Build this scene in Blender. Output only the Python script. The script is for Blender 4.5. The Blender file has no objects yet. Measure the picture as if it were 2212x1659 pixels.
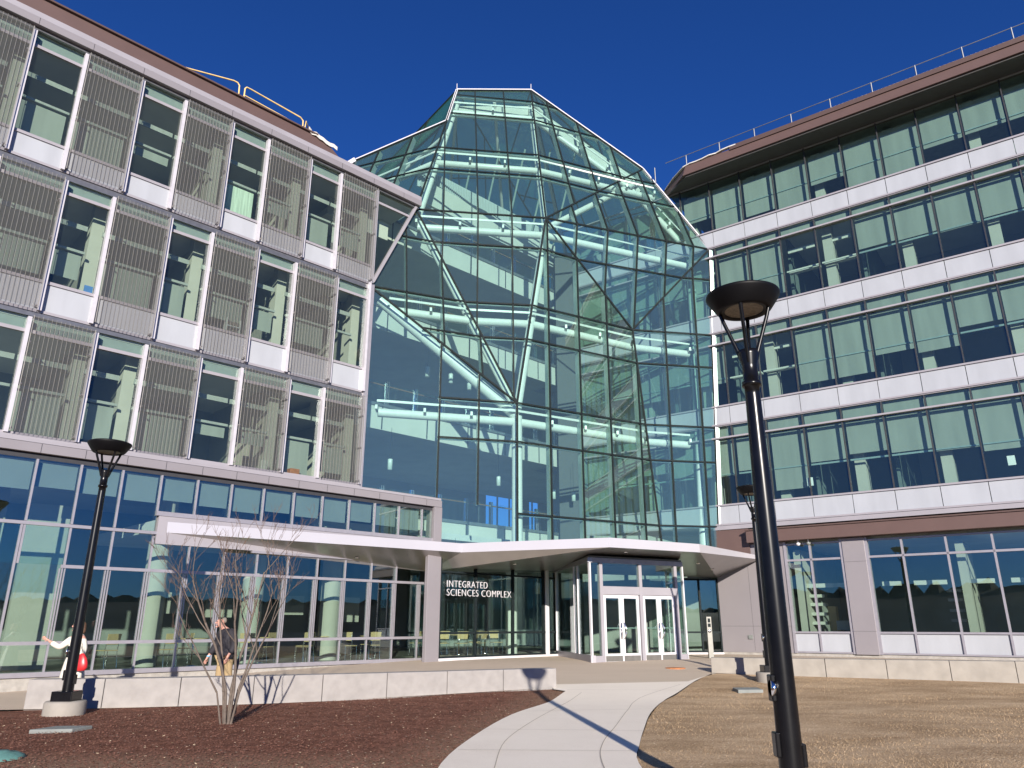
import bpy, bmesh, math, random
import numpy as np
from mathutils import Vector, Matrix
random.seed(7)
R_ = math.radians
scene = bpy.context.scene
col = scene.collection
EYE = 1.6            # camera height; all heights below are written relative to the eye, then lifted by EYE

# ------------------------------------------------------------------ camera, sky, sun, exposure
cam_d = bpy.data.cameras.new('camera'); cam = bpy.data.objects.new('camera', cam_d); col.objects.link(cam)
cam.location = (0, 0, EYE); cam.rotation_euler = (R_(90 + 18.0), 0, 0)
cam_d.sensor_fit = 'HORIZONTAL'; cam_d.sensor_width = 36.0; cam_d.lens = 36.0 * 1600 / 2212
cam_d.clip_start = 0.1; cam_d.clip_end = 3000
scene.camera = cam
SUN_EL, SUN_AZ = R_(17.2), R_(7.3)      # azimuth from -Y towards +X
world = bpy.data.worlds.new("World"); scene.world = world; world.use_nodes = True
wt = world.node_tree; wt.nodes.clear()
wo = wt.nodes.new('ShaderNodeOutputWorld'); bg = wt.nodes.new('ShaderNodeBackground')
sky = wt.nodes.new('ShaderNodeTexSky'); sky.sky_type = 'NISHITA'; sky.sun_disc = False
sky.sun_elevation = SUN_EL; sky.sun_rotation = math.pi - SUN_AZ
sky.altitude = 200; sky.air_density = 1.0; sky.dust_density = 0.1; sky.ozone_density = 6.0
hs = wt.nodes.new('ShaderNodeGamma'); hs.inputs[1].default_value = 1.0
tint = wt.nodes.new('ShaderNodeMix'); tint.data_type = 'RGBA'; tint.blend_type = 'MULTIPLY'
tint.inputs[0].default_value = 1.0; tint.inputs[7].default_value = (0.245, 0.50, 0.93, 1)
wt.links.new(sky.outputs[0], tint.inputs[6]); wt.links.new(tint.outputs[2], hs.inputs[0])
wt.links.new(hs.outputs[0], bg.inputs[0]); bg.inputs[1].default_value = 0.086
wt.links.new(bg.outputs[0], wo.inputs[0])
sd = bpy.data.lights.new('sun', 'SUN'); sd.energy = 5.0; sd.angle = R_(0.5); sd.color = (1.0, 0.92, 0.82)
sun = bpy.data.objects.new('sun', sd); col.objects.link(sun)
to_sun = Vector((math.sin(SUN_AZ) * math.cos(SUN_EL), -math.cos(SUN_AZ) * math.cos(SUN_EL), math.sin(SUN_EL)))
sun.rotation_euler = to_sun.to_track_quat('Z', 'Y').to_euler(); sun.location = (10, -30, 40)
scene.view_settings.view_transform = 'Standard'; scene.view_settings.look = 'None'
scene.view_settings.exposure = 0.60; scene.view_settings.gamma = 1.0
cy = scene.cycles
cy.max_bounces = 9; cy.diffuse_bounces = 3; cy.glossy_bounces = 4; cy.transmission_bounces = 4
cy.transparent_max_bounces = 40; cy.caustics_reflective = False; cy.caustics_refractive = False
cy.use_denoising = True; cy.sample_clamp_indirect = 6.0

# ------------------------------------------------------------------ materials
MATS = {}
def _base(name):
    m = bpy.data.materials.new(name); m.use_nodes = True
    nt = m.node_tree; nt.nodes.clear()
    return m, nt, nt.nodes.new('ShaderNodeOutputMaterial')
def mat(name, c, rough=0.6, metal=0.0, var=0.10, scale=6.0, bump=0.0, bscale=60.0, spec=0.5, stretch=None):
    if name in MATS: return MATS[name]
    m, nt, out = _base(name); N = nt.nodes; L = nt.links
    b = N.new('ShaderNodeBsdfPrincipled')
    b.inputs['Roughness'].default_value = rough; b.inputs['Metallic'].default_value = metal
    b.inputs['Specular IOR Level'].default_value = spec
    tc = N.new('ShaderNodeTexCoord'); no = N.new('ShaderNodeTexNoise'); no.inputs['Scale'].default_value = scale
    no.inputs['Detail'].default_value = 6
    mp = N.new('ShaderNodeMapping'); L.new(tc.outputs['Object'], mp.inputs[0]); L.new(mp.outputs[0], no.inputs['Vector'])
    if stretch: mp.inputs['Scale'].default_value = stretch
    cr = N.new('ShaderNodeValToRGB'); cr.color_ramp.elements[0].position = .3; cr.color_ramp.elements[1].position = .7
    cr.color_ramp.elements[0].color = [x * (1 - var) for x in c] + [1]
    cr.color_ramp.elements[1].color = [min(1, x * (1 + var)) for x in c] + [1]
    L.new(no.outputs['Fac'], cr.inputs[0]); L.new(cr.outputs[0], b.inputs['Base Color'])
    if bump:
        n2 = N.new('ShaderNodeTexNoise'); n2.inputs['Scale'].default_value = bscale; n2.inputs['Detail'].default_value = 4
        L.new(tc.outputs['Object'], n2.inputs['Vector'])
        bp = N.new('ShaderNodeBump'); bp.inputs['Strength'].default_value = bump; bp.inputs['Distance'].default_value = 0.02
        L.new(n2.outputs['Fac'], bp.inputs['Height']); L.new(bp.outputs[0], b.inputs['Normal'])
    L.new(b.outputs[0], out.inputs[0]); MATS[name] = m
    return m
def glass(name, tintc, ior=1.65, warp=0.0, wscale=0.5, veil=0.0, dcol=(.45, .62, .58)):
    m, nt, out = _base(name); N = nt.nodes; L = nt.links
    tr = N.new('ShaderNodeBsdfTransparent'); tr.inputs[0].default_value = (*tintc, 1)
    gl = N.new('ShaderNodeBsdfGlossy'); gl.inputs['Roughness'].default_value = 0.0; gl.inputs['Color'].default_value = (.93, .98, 1, 1)
    # Schlick reflectance that treats both faces of the thin pane alike
    r0 = ((ior - 1) / (ior + 1)) ** 2
    lw = N.new('ShaderNodeLayerWeight'); lw.inputs['Blend'].default_value = .5
    pw = N.new('ShaderNodeMath'); pw.operation = 'POWER'; pw.inputs[1].default_value = 5; L.new(lw.outputs['Facing'], pw.inputs[0])
    fr = N.new('ShaderNodeMath'); fr.operation = 'MULTIPLY_ADD'; fr.inputs[1].default_value = 1 - r0; fr.inputs[2].default_value = r0
    L.new(pw.outputs[0], fr.inputs[0])
    mx = N.new('ShaderNodeMixShader')
    if warp:
        tc = N.new('ShaderNodeTexCoord'); no = N.new('ShaderNodeTexNoise'); no.inputs['Scale'].default_value = wscale; no.inputs['Detail'].default_value = 1
        bp = N.new('ShaderNodeBump'); bp.inputs['Strength'].default_value = 1.0; bp.inputs['Distance'].default_value = warp
        L.new(tc.outputs['Object'], no.inputs['Vector']); L.new(no.outputs['Fac'], bp.inputs['Height'])
        L.new(bp.outputs[0], gl.inputs['Normal'])
    L.new(fr.outputs[0], mx.inputs[0]); L.new(tr.outputs[0], mx.inputs[1]); L.new(gl.outputs[0], mx.inputs[2])
    if veil:      # even diffuse veil mixed in, standing for reflected light and haze
        df = N.new('ShaderNodeBsdfDiffuse'); df.inputs[0].default_value = (*dcol, 1); m2 = N.new('ShaderNodeMixShader'); m2.inputs[0].default_value = veil
        L.new(mx.outputs[0], m2.inputs[1]); L.new(df.outputs[0], m2.inputs[2]); mx = m2
    L.new(mx.outputs[0], out.inputs[0]); MATS[name] = m
    return m
def screen_mat(name, c, alpha, axis_scale):
    """perforated metal / woven solar fabric: mostly holes too small to see one by one"""
    m, nt, out = _base(name); N = nt.nodes; L = nt.links
    tr = N.new('ShaderNodeBsdfTransparent'); b = N.new('ShaderNodeBsdfPrincipled')
    b.inputs['Base Color'].default_value = (*c, 1); b.inputs['Roughness'].default_value = .55
    mx = N.new('ShaderNodeMixShader'); mx.inputs[0].default_value = alpha
    L.new(tr.outputs[0], mx.inputs[1]); L.new(b.outputs[0], mx.inputs[2]); L.new(mx.outputs[0], out.inputs[0]); MATS[name] = m
    return m
def ground_mat(name, stops, scales, bump=.6, bsc=40, rough=.95, flecks=None, stretch=(1, 1, 1), extra=None, edge=None):
    m, nt, out = _base(name); N = nt.nodes; L = nt.links
    b = N.new('ShaderNodeBsdfPrincipled'); b.inputs['Roughness'].default_value = rough; b.inputs['Specular IOR Level'].default_value = .2
    tc = N.new('ShaderNodeTexCoord'); mp = N.new('ShaderNodeMapping'); mp.inputs['Scale'].default_value = stretch
    L.new(tc.outputs['Object'], mp.inputs[0])
    n1 = N.new('ShaderNodeTexNoise'); n1.inputs['Scale'].default_value = scales[0]; n1.inputs['Detail'].default_value = 8; n1.inputs['Roughness'].default_value = .65
    n2 = N.new('ShaderNodeTexNoise'); n2.inputs['Scale'].default_value = scales[1]; n2.inputs['Detail'].default_value = 5; n2.inputs['Roughness'].default_value = .8
    L.new(mp.outputs[0], n1.inputs['Vector']); L.new(tc.outputs['Object'], n2.inputs['Vector'])
    ad = N.new('ShaderNodeMath'); ad.operation = 'MULTIPLY_ADD'; ad.inputs[1].default_value = .38
    ml = N.new('ShaderNodeMath'); ml.operation = 'MULTIPLY'; ml.inputs[1].default_value = .62
    L.new(n2.outputs['Fac'], ml.inputs[0]); L.new(n1.outputs['Fac'], ad.inputs[0]); L.new(ml.outputs[0], ad.inputs[2])
    cr = N.new('ShaderNodeValToRGB'); e = cr.color_ramp.elements
    e[0].position, e[0].color = stops[0][0], (*stops[0][1], 1); e[1].position, e[1].color = stops[-1][0], (*stops[-1][1], 1)
    for p, c in stops[1:-1]:
        k = e.new(p); k.color = (*c, 1)
    L.new(ad.outputs[0], cr.inputs[0]); cur = cr.outputs[0]
    if edge:      # straw-coloured strip along the edge of the mulch: (colour, object-space X mask builder)
        c2, f = edge; fac = f(N, L, tc)
        mx = N.new('ShaderNodeMix'); mx.data_type = 'RGBA'; mx.inputs[7].default_value = (*c2, 1)
        L.new(fac, mx.inputs[0]); L.new(cur, mx.inputs[6]); cur = mx.outputs[2]
    if flecks:
        vo = N.new('ShaderNodeTexVoronoi'); vo.inputs['Scale'].default_value = flecks[1]; L.new(tc.outputs['Object'], vo.inputs['Vector'])
        wn = N.new('ShaderNodeTexWhiteNoise'); L.new(vo.outputs['Position'], wn.inputs['Vector'])
        g1 = N.new('ShaderNodeMath'); g1.operation = 'GREATER_THAN'; g1.inputs[1].default_value = flecks[2]; L.new(wn.outputs['Value'], g1.inputs[0])
        g2 = N.new('ShaderNodeMath'); g2.operation = 'LESS_THAN'; g2.inputs[1].default_value = .33; L.new(vo.outputs['Distance'], g2.inputs[0])
        g3 = N.new('ShaderNodeMath'); g3.operation = 'MULTIPLY'; L.new(g1.outputs[0], g3.inputs[0]); L.new(g2.outputs[0], g3.inputs[1])
        mx = N.new('ShaderNodeMix'); mx.data_type = 'RGBA'; mx.inputs[7].default_value = (*flecks[0], 1)
        L.new(g3.outputs[0], mx.inputs[0]); L.new(cur, mx.inputs[6]); cur = mx.outputs[2]
    L.new(cur, b.inputs['Base Color'])
    bp = N.new('ShaderNodeBump'); bp.inputs['Strength'].default_value = bump; bp.inputs['Distance'].default_value = .03
    n3 = N.new('ShaderNodeTexNoise'); n3.inputs['Scale'].default_value = bsc; n3.inputs['Detail'].default_value = 6
    L.new(tc.outputs['Object'], n3.inputs['Vector']); L.new(n3.outputs['Fac'], bp.inputs['Height']); L.new(bp.outputs[0], b.inputs['Normal'])
    L.new(b.outputs[0], out.inputs[0]); MATS[name] = m
    return m

ALU = mat('clear_aluminium', (.38, .36, .39), .34, .35, .06)
ALUF = mat('bright_fin_aluminium', (.60, .575, .61), .34, .15, .06)
ALUP = mat('pale_painted_metal', (.35, .33, .355), .42, .1, .05, 1.2)
ROD = mat('dull_screen_rod', (.30, .285, .26), .5, .2, .08)
PANEL = mat('lilac_grey_panel', (.285, .262, .275), .40, .15, .04, .7)
WHITEM = mat('white_metal', (.72, .70, .72), .35, .1, .04)
CANM = mat('canopy_white_metal', (.56, .54, .57), .30, .25, .03, .5)
SOFF = mat('brushed_soffit_metal', (.42, .40, .38), .28, .8, .06, 1.5)
FROST = mat('frosted_white_glass', (.405, .42, .45), .12, 0, .065, .9, stretch=(2.2, 2.2, .5))
BROWN = mat('brown_metal_cladding', (.13, .082, .072), .45, .1, .05, 1.5)
BROWND = mat('brown_edge_metal', (.11, .07, .06), .45, .1, .05)
DARKM = mat('dark_bronze_mullion', (.016, .022, .024), .6, .0, .2, spec=.1)
MULL = mat('grey_steel_mullion', (.22, .22, .23), .35, .6, .15)
MULLD = mat('dark_steel_mullion', (.06, .06, .062), .35, .3, .15)
SLOT = mat('dark_joint_gasket', (.05, .05, .055), .5, .2, .1)
FINT = mat('pale_green_glass_fin', (.34, .42, .40), .2, .2, .1)
TUBE = mat('white_steel_tube', (.78, .77, .73), .35, 0, .05)
INW = mat('interior_cream_plaster', (.46, .44, .39), .75, 0, .04, 2)
SHB = mat('pale_shadow_box', (.26, .29, .285), .7, 0, .06)
INWH = mat('interior_white_fascia', (.60, .59, .54), .6, 0, .04, 1)
CEIL = mat('interior_ceiling_tiles', (.62, .62, .60), .8, 0, .10, .8)
CEILD = mat('atrium_ceiling', (.46, .47, .47), .8, 0, .10, .8)
INGREY = mat('interior_grey_wall', (.30, .31, .29), .85, 0, .2, .5)
INFLOOR = mat('interior_floor', (.20, .19, .17), .35, 0, .15, .7)
BLIND = mat('grey_roller_blind', (.275, .29, .265), .85, 0, .12, .9, stretch=(3.2, 3.2, .35))
BLINDP = mat('pale_blue_blind', (.22, .25, .26), .8, 0, .07, .9)
CURT = mat('pale_green_curtain', (.50, .60, .50), .8, 0, .25, 2.0, stretch=(9, 9, .3))
WOODO = mat('orange_wood', (.36, .13, .045), .45, 0, .2, 10)
BRICK = mat('rust_red_panel', (.24, .075, .045), .7, 0, .15, 3)
CHWOOD = mat('birch_plywood', (.58, .42, .22), .4, 0, .12, 20)
CHROME = mat('polished_steel', (.75, .75, .77), .12, 1.0, .02)
BLACKP = mat('black_gloss_paint', (.005, .005, .006), .26, .0, .3, spec=.35)
LENS = mat('pitted_lamp_reflector', (.22, .19, .14), .5, .3, .35, 40, .8, 90)
CONC = mat('precast_concrete', (.30, .275, .24), .85, 0, .12, 3, .25, 70)
GRANITE = mat('white_granite_wall', (.325, .305, .29), .85, 0, .10, 5, .5, 120)
PLINTH = mat('rough_stone_plinth', (.36, .34, .31), .9, 0, .16, 7, .6, 50)
GAL = mat('galvanised_rail', (.30, .31, .32), .4, .7, .1)
YEL = mat('yellow_painted_rail', (.78, .56, .22), .5, 0, .1)
RIB = mat('ribbed_white_metal', (.58, .62, .62), .45, .1, .05)
MEMB = mat('torn_roof_membrane', (.62, .60, .55), .8, 0, .15, 5)
SKIN = mat('skin', (.56, .29, .22), .55, 0, .06)
HAIRB = mat('brown_hair', (.09, .045, .025), .7, 0, .3, 30)
HAIRG = mat('grey_brown_hair', (.20, .17, .14), .8, 0, .2, 30)
COAT = mat('cream_trench_cloth', (.70, .66, .58), .85, 0, .08, 4, .3, 8)
BOOT = mat('dark_leather', (.03, .022, .02), .5, 0, .2)
REDL = mat('red_leather', (.52, .025, .03), .35, 0, .2, 5)
JACK = mat('black_jacket_cloth', (.022, .020, .026), .8, 0, .3, 6, .4, 10)
KHAKI = mat('khaki_cloth', (.38, .27, .14), .85, 0, .12, 5, .3, 10)
STRAP = mat('light_blue_strap', (.25, .52, .72), .6, 0, .05)
BARK = mat('smooth_grey_bark', (.125, .098, .08), .8, 0, .22, 12, .5, 40)
TWIG = mat('red_brown_twig', (.15, .10, .075), .8, 0, .2, 12)
RUST = mat('rusted_iron_cover', (.42, .17, .07), .8, 0, .3, 14, .5, 40)
GREYP = mat('grey_utility_plastic', (.20, .215, .205), .7, 0, .12, 5, .2, 50)
GREENP = mat('green_irrigation_plastic', (.09, .21, .19), .75, 0, .3, 9)
STEEL = mat('brushed_post_steel', (.24, .235, .21), .45, .3, .08)
PAPER = mat('white_paper', (.8, .8, .8), .8, 0, .02)
PENDG = mat('frosted_pendant_glass', (.62, .66, .62), .3, 0, .05)
GL_AT = glass('teal_atrium_glass', (.835, .945, .92), 1.74, .004, .35, .026, (.5, .72, .68))
GL_R = glass('right_wing_glass', (.84, .93, .90), 1.6, .003, .4, .01)
GL_L = glass('left_wing_glass', (.88, .94, .905), 1.5, .003, .4, .01)
GL_B = glass('ground_floor_glass', (.86, .94, .905), 2.0, .0008, .5)
GL_P = glass('clear_balustrade_glass', (.86, .95, .93), 1.5)
GL_BK = glass('rear_atrium_glass', (.74, .88, .64), 1.45, veil=.05, dcol=(.20, .62, .52))  # teal haze colour stands in for light bounced off the white interior
PERF = screen_mat('perforated_metal_screen', (.13, .125, .12), .20, 1)

# ------------------------------------------------------------------ object helpers
def tag(o, label=None, cat=None, group=None, kind=None):
    if label: o['label'] = label
    if cat: o['category'] = cat
    if group: o['group'] = group
    if kind: o['kind'] = kind
    return o
def thing(name, label, cat, loc, group=None, rotz=0):
    o = bpy.data.objects.new(name, None); col.objects.link(o); o.empty_display_size = .3
    o.location = (loc[0], loc[1], loc[2] + EYE); o.rotation_euler = (0, 0, rotz)
    return tag(o, label, cat, group)
def root_loc(o):
    while o.parent: o = o.parent
    return Vector(o.location)
class MB:
    """collects shapes in absolute coordinates (z relative to the eye)"""
    def __init__(s): s.v = []; s.f = []; s.sm = []
    def add(s, vs, fs, smooth=False):
        k = len(s.v); s.v += [tuple(p) for p in vs]; s.f += [tuple(i + k for i in f) for f in fs]; s.sm += [smooth] * len(fs); return s
    def hexa(s, p):      # 8 points: bottom loop 0-3, top loop 4-7
        c = sum((Vector(q) for q in p), Vector()) / 8
        fs = [(0, 1, 2, 3), (4, 5, 6, 7), (0, 1, 5, 4), (1, 2, 6, 5), (2, 3, 7, 6), (3, 0, 4, 7)]
        out = []
        for f in fs:
            a, b, d = Vector(p[f[0]]), Vector(p[f[1]]), Vector(p[f[2]])
            n = (b - a).cross(d - a); m = (a + d) / 2 - c
            out.append(f if n.dot(m) > 0 else f[::-1])
        return s.add(p, out)
    def fbox(s, F, s0, s1, o0, o1, z0, z1):
        return s.hexa([F.p(s0, o0, z0), F.p(s1, o0, z0), F.p(s1, o1, z0), F.p(s0, o1, z0),
                       F.p(s0, o0, z1), F.p(s1, o0, z1), F.p(s1, o1, z1), F.p(s0, o1, z1)])
    def box(s, x0, x1, y0, y1, z0, z1):
        return s.hexa([(x0, y0, z0), (x1, y0, z0), (x1, y1, z0), (x0, y1, z0), (x0, y0, z1), (x1, y0, z1), (x1, y1, z1), (x0, y1, z1)])
    def bar(s, a, b, w, d, n):      # rectangular bar along a-b, width w in-plane, depth d along n (centred)
        a, b, n = Vector(a), Vector(b), Vector(n).normalized(); t = (b - a).normalized(); u = t.cross(n).normalized() * w / 2; n = n * d / 2
        return s.hexa([a - u - n, a + u - n, a + u + n, a - u + n, b - u - n, b + u - n, b + u + n, b - u + n])
    def tube(s, pts, r, seg=10, caps=True):
        pts = [Vector(p) for p in pts]; rs = r if isinstance(r, (list, tuple)) else [r] * len(pts)
        rings = []; up = None
        for i, p in enumerate(pts):
            t = (pts[min(i + 1, len(pts) - 1)] - pts[max(i - 1, 0)]).normalized()
            if up is None: up = Vector((0, 0, 1)) if abs(t.z) < .9 else Vector((1, 0, 0))
            a = t.cross(up).normalized(); b = t.cross(a).normalized(); up = -b if False else up
            rings.append([p + (a * math.cos(q) + b * math.sin(q)) * rs[i] for q in [2 * math.pi * k / seg for k in range(seg)]])
        vs = [q for rg in rings for q in rg]; fs = []
        for i in range(len(pts) - 1):
            for k in range(seg):
                fs.append((i * seg + k, i * seg + (k + 1) % seg, (i + 1) * seg + (k + 1) % seg, (i + 1) * seg + k))
        s.add(vs, fs, True)
        if caps:
            s.add(rings[0], [tuple(range(seg))]); s.add(rings[-1], [tuple(range(seg))[::-1]])
        return s
    def lathe(s, prof, c=(0, 0, 0), seg=32, smooth=True):
        vs = []; fs = []; n = len(prof)
        for r, z in prof:
            for k in range(seg):
                q = 2 * math.pi * k / seg; vs.append((c[0] + r * math.cos(q), c[1] + r * math.sin(q), c[2] + z))
        for i in range(n - 1):
            for k in range(seg):
                fs.append((i * seg + k, i * seg + (k + 1) % seg, (i + 1) * seg + (k + 1) % seg, (i + 1) * seg + k))
        return s.add(vs, fs, smooth)
    def prism(s, poly, z0, z1):
        n = len(poly); vs = [(x, y, z0) for x, y in poly] + [(x, y, z1) for x, y in poly]
        ar = sum(poly[i][0] * poly[(i + 1) % n][1] - poly[(i + 1) % n][0] * poly[i][1] for i in range(n))
        if ar < 0:
            poly = poly[::-1]; vs = [(x, y, z0) for x, y in poly] + [(x, y, z1) for x, y in poly]
        fs = [tuple(range(n))[::-1], tuple(range(n, 2 * n))] + [(i, (i + 1) % n, n + (i + 1) % n, n + i) for i in range(n)]
        return s.add(vs, fs)
    def slab(s, poly, n, t):        # polygon (3D, planar) extruded by -n*t
        n = Vector(n).normalized(); P = [Vector(p) for p in poly]; k = len(P)
        nn = (P[1] - P[0]).cross(P[2] - P[0])
        if nn.dot(n) < 0: P = P[::-1]
        Q = [p - n * t for p in P]
        return s.add(P + Q, [tuple(range(k)), tuple(range(k, 2 * k))[::-1]] + [(i, k + i, k + (i + 1) % k, (i + 1) % k) for i in range(k)])
    def build(s, name, m, parent=None, label=None, bevel=0):
        me = bpy.data.meshes.new(name)
        off = root_loc(parent) if parent else Vector((0, 0, 0))
        me.from_pydata([(p[0] - off.x, p[1] - off.y, p[2] + EYE - off.z) for p in s.v], [], s.f)
        for p, q in zip(me.polygons, s.sm): p.use_smooth = q
        me.materials.append(m)
        o = bpy.data.objects.new(name, me); col.objects.link(o)
        if parent: o.parent = parent
        if label: o['label'] = label
        if bevel:
            b = o.modifiers.new('bevel', 'BEVEL'); b.width = bevel; b.segments = 2; b.limit_method = 'ANGLE'
        return o
def local(o):      # move a parentless mesh's origin to its base centre
    me = o.data; n = len(me.vertices); co = np.empty(n * 3); me.vertices.foreach_get('co', co); co = co.reshape(-1, 3)
    c = Vector(((co[:, 0].min() + co[:, 0].max()) / 2, (co[:, 1].min() + co[:, 1].max()) / 2, co[:, 2].min()))
    me.transform(Matrix.Translation(-c)); o.location = c
    return o
class Fr:
    """facade frame: plane n.P = D, d along it, offsets o towards the viewer"""
    def __init__(s, az, D, left):
        a = R_(az); s.d = Vector((math.sin(a), math.cos(a), 0)); s.D = D
        s.n = Vector((-math.cos(a), math.sin(a), 0)) if left else Vector((math.cos(a), -math.sin(a), 0))
    def p(s, t, o, z): q = s.n * (s.D - o) + s.d * t; return (q.x, q.y, z)
    def out(s): return -s.n
LU = Fr(45.4, 23.0, True); LB = Fr(45.4, 21.5, True); LI = Fr(45.4, 24.8, True)
RU = Fr(-53.5, 31.3, False); LE = Fr(45.4, 20.6, True)
def g(y): return -1.6 + .042 * min(max(0, y - 17), 9.5)
def copy_tree(o, parent=None):
    c = o.copy(); col.objects.link(c); c.parent = parent
    for ch in list(o.children): copy_tree(ch, c)
    return c

# ================================================================== SETTING: ground, mulch, lawn, path, plaza
def sheet(name, outline, dz, m, step=1.0, bumps=0.0, zf=None):
    """polygon draped on the terrain as a fine grid"""
    me = bpy.data.meshes.new(name); bm = bmesh.new()
    vs = [bm.verts.new((x, y, 0)) for x, y in outline]; bm.faces.new(vs)
    xs = [p[0] for p in outline]; ys = [p[1] for p in outline]
    for ax, lo, hi in ((0, min(xs), max(xs)), (1, min(ys), max(ys))):
        k = math.floor(lo / step) * step + step
        while k < hi:
            co = [0, 0, 0]; no = [0, 0, 0]; co[ax] = k; no[ax] = 1
            bmesh.ops.bisect_plane(bm, geom=bm.verts[:] + bm.edges[:] + bm.faces[:], plane_co=co, plane_no=no)
            k += step
    for v in bm.verts:
        h = bumps * (math.sin(v.co.x * 1.3 + 2 * math.sin(v.co.y * .9)) * math.sin(v.co.y * 1.7 + v.co.x * .4)) if bumps else 0
        v.co.z = g(v.co.y) + EYE + dz + h
    bmesh.ops.recalc_face_normals(bm, faces=bm.faces)
    for f in bm.faces:
        if f.normal.z < 0: f.normal_flip()
        f.smooth = True
    bm.to_mesh(me); bm.free(); me.materials.append(m)
    o = bpy.data.objects.new(name, me); col.objects.link(o); o['kind'] = 'structure'
    return o
M_GROUND = ground_mat('far_ground_asphalt', [(.3, (.045, .043, .04)), (.7, (.075, .07, .065))], (1.2, 30), .3, 30)
def edge_mask(N, L, tc):
    """straw blown thin over the mulch near the walk and the near edge of the bed"""
    sp = N.new('ShaderNodeSeparateXYZ'); L.new(tc.outputs['Object'], sp.inputs[0])
    # x - line(y) where the walk edge runs from (-.83,9.66) to (1.25,18.7)
    a = N.new('ShaderNodeMath'); a.operation = 'MULTIPLY_ADD'; a.inputs[1].default_value = -.232; a.inputs[2].default_value = 3.08 
    L.new(sp.outputs[1], a.inputs[0])
    b = N.new('ShaderNodeMath'); b.operation = 'ADD'; L.new(sp.outputs[0], b.inputs[0]); L.new(a.outputs[0], b.inputs[1])
    r1 = N.new('ShaderNodeMapRange'); r1.inputs[1].default_value = -1.3; r1.inputs[2].default_value = .1; L.new(b.outputs[0], r1.inputs[0])
    r2 = N.new('ShaderNodeMapRange'); r2.inputs[1].default_value = 10.8; r2.inputs[2].default_value = 9.4; L.new(sp.outputs[1], r2.inputs[0])
    mx = N.new('ShaderNodeMath'); mx.operation = 'MAXIMUM'; L.new(r1.outputs[0], mx.inputs[0]); L.new(r2.outputs[0], mx.inputs[1])
    no = N.new('ShaderNodeTexNoise'); no.inputs['Scale'].default_value = 14; no.inputs['Detail'].default_value = 8; no.inputs['Roughness'].default_value = .8
    L.new(tc.outputs['Object'], no.inputs['Vector'])
    ml = N.new('ShaderNodeMath'); ml.operation = 'MULTIPLY'; L.new(mx.outputs[0], ml.inputs[0]); L.new(no.outputs['Fac'], ml.inputs[1])
    m3 = N.new('ShaderNodeMath'); m3.operation = 'MULTIPLY'; m3.use_clamp = True; m3.inputs[1].default_value = 1.25; L.new(ml.outputs[0], m3.inputs[0])
    return m3.outputs[0]
M_MULCH = ground_mat('red_brown_mulch', [(.36, (.055, .020, .011)), (.5, (.165, .068, .043)), (.64, (.31, .145, .095))], (3.0, 55), 1.0, 45,
                     flecks=((.62, .50, .38), 24, .972), edge=((.33, .23, .15), edge_mask))
M_LAWN = ground_mat('dormant_straw_lawn', [(.36, (.17, .105, .055)), (.46, (.36, .245, .14)), (.54, (.52, .375, .235)), (.63, (.68, .52, .34))], (.9, 38), 1.0, 38,
                    flecks=((.78, .66, .46), 24, .95), stretch=(.6, 1.25, 1))
M_PATH = ground_mat('broom_finished_concrete', [(.3, (.70, .63, .53)), (.45, (.82, .745, .635)), (.7, (.89, .82, .71))], (.8, 60), .18, 90, .9)
M_PLAZA = ground_mat('exposed_aggregate_concrete', [(.3, (.50, .41, .31)), (.7, (.64, .54, .43))], (.5, 70), .35, 120, .9, stretch=(.5, 1.4, 1))
# one big sheet to the horizon
bm = MB()
ys = [-400, -60, 0, 8, 12, 15, 17, 19, 21, 23, 25, 26.5, 40, 90, 700]; xs = [-600, -60, -20, 0, 20, 60, 600]
vs = [(x, y, g(y) - .05) for y in ys for x in xs]; nx = len(xs)
fs = [(j * nx + i, j * nx + i + 1, (j + 1) * nx + i + 1, (j + 1) * nx + i) for j in range(len(ys) - 1) for i in range(nx - 1)]
tag(bm.add(vs, fs).build('ground', M_GROUND), kind='structure')
pathL = [(1.25, 18.69), (.75, 16.8), (0.0, 14.63), (-.54, 12.0), (-.83, 9.66), (-.75, 7.5), (-.3, 5.0), (.6, 2.0), (2.0, -2.0)]
pathR = [(5.69, 22.52), (4.88, 20.97), (3.81, 18.41), (3.18, 16.96), (2.56, 14.88), (2.07, 12.71), (1.72, 11.02), (1.49, 9.66), (1.5, 7.5), (1.8, 5.0), (2.7, 2.0), (4.2, -2.0)]
def smooth(P, n=4):
    out = []
    for i in range(len(P) - 1):
        a, b, c, d = P[max(i - 1, 0)], P[i], P[i + 1], P[min(i + 2, len(P) - 1)]
        for k in range(n):
            t = k / n; out.append(tuple(.5 * ((2 * b[j]) + (-a[j] + c[j]) * t + (2 * a[j] - 5 * b[j] + 4 * c[j] - d[j]) * t * t + (-a[j] + 3 * b[j] - 3 * c[j] + d[j]) * t ** 3) for j in (0, 1)))
    return out + [P[-1]]
pathL = smooth(pathL); pathR = smooth(pathR)
wallLpts = [(-9.45, 15.55), (-7.5, 15.85), (-5.3, 16.55), (-3.6, 17.3), (-1.89, 18.05), (-.4, 18.75), (1.09, 19.4)]
wallRpts = [(5.72, 22.75), (8.2, 21.95), (10.6, 21.1), (13.1, 20.4), (15.6, 19.8), (19.0, 19.3)]
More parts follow.
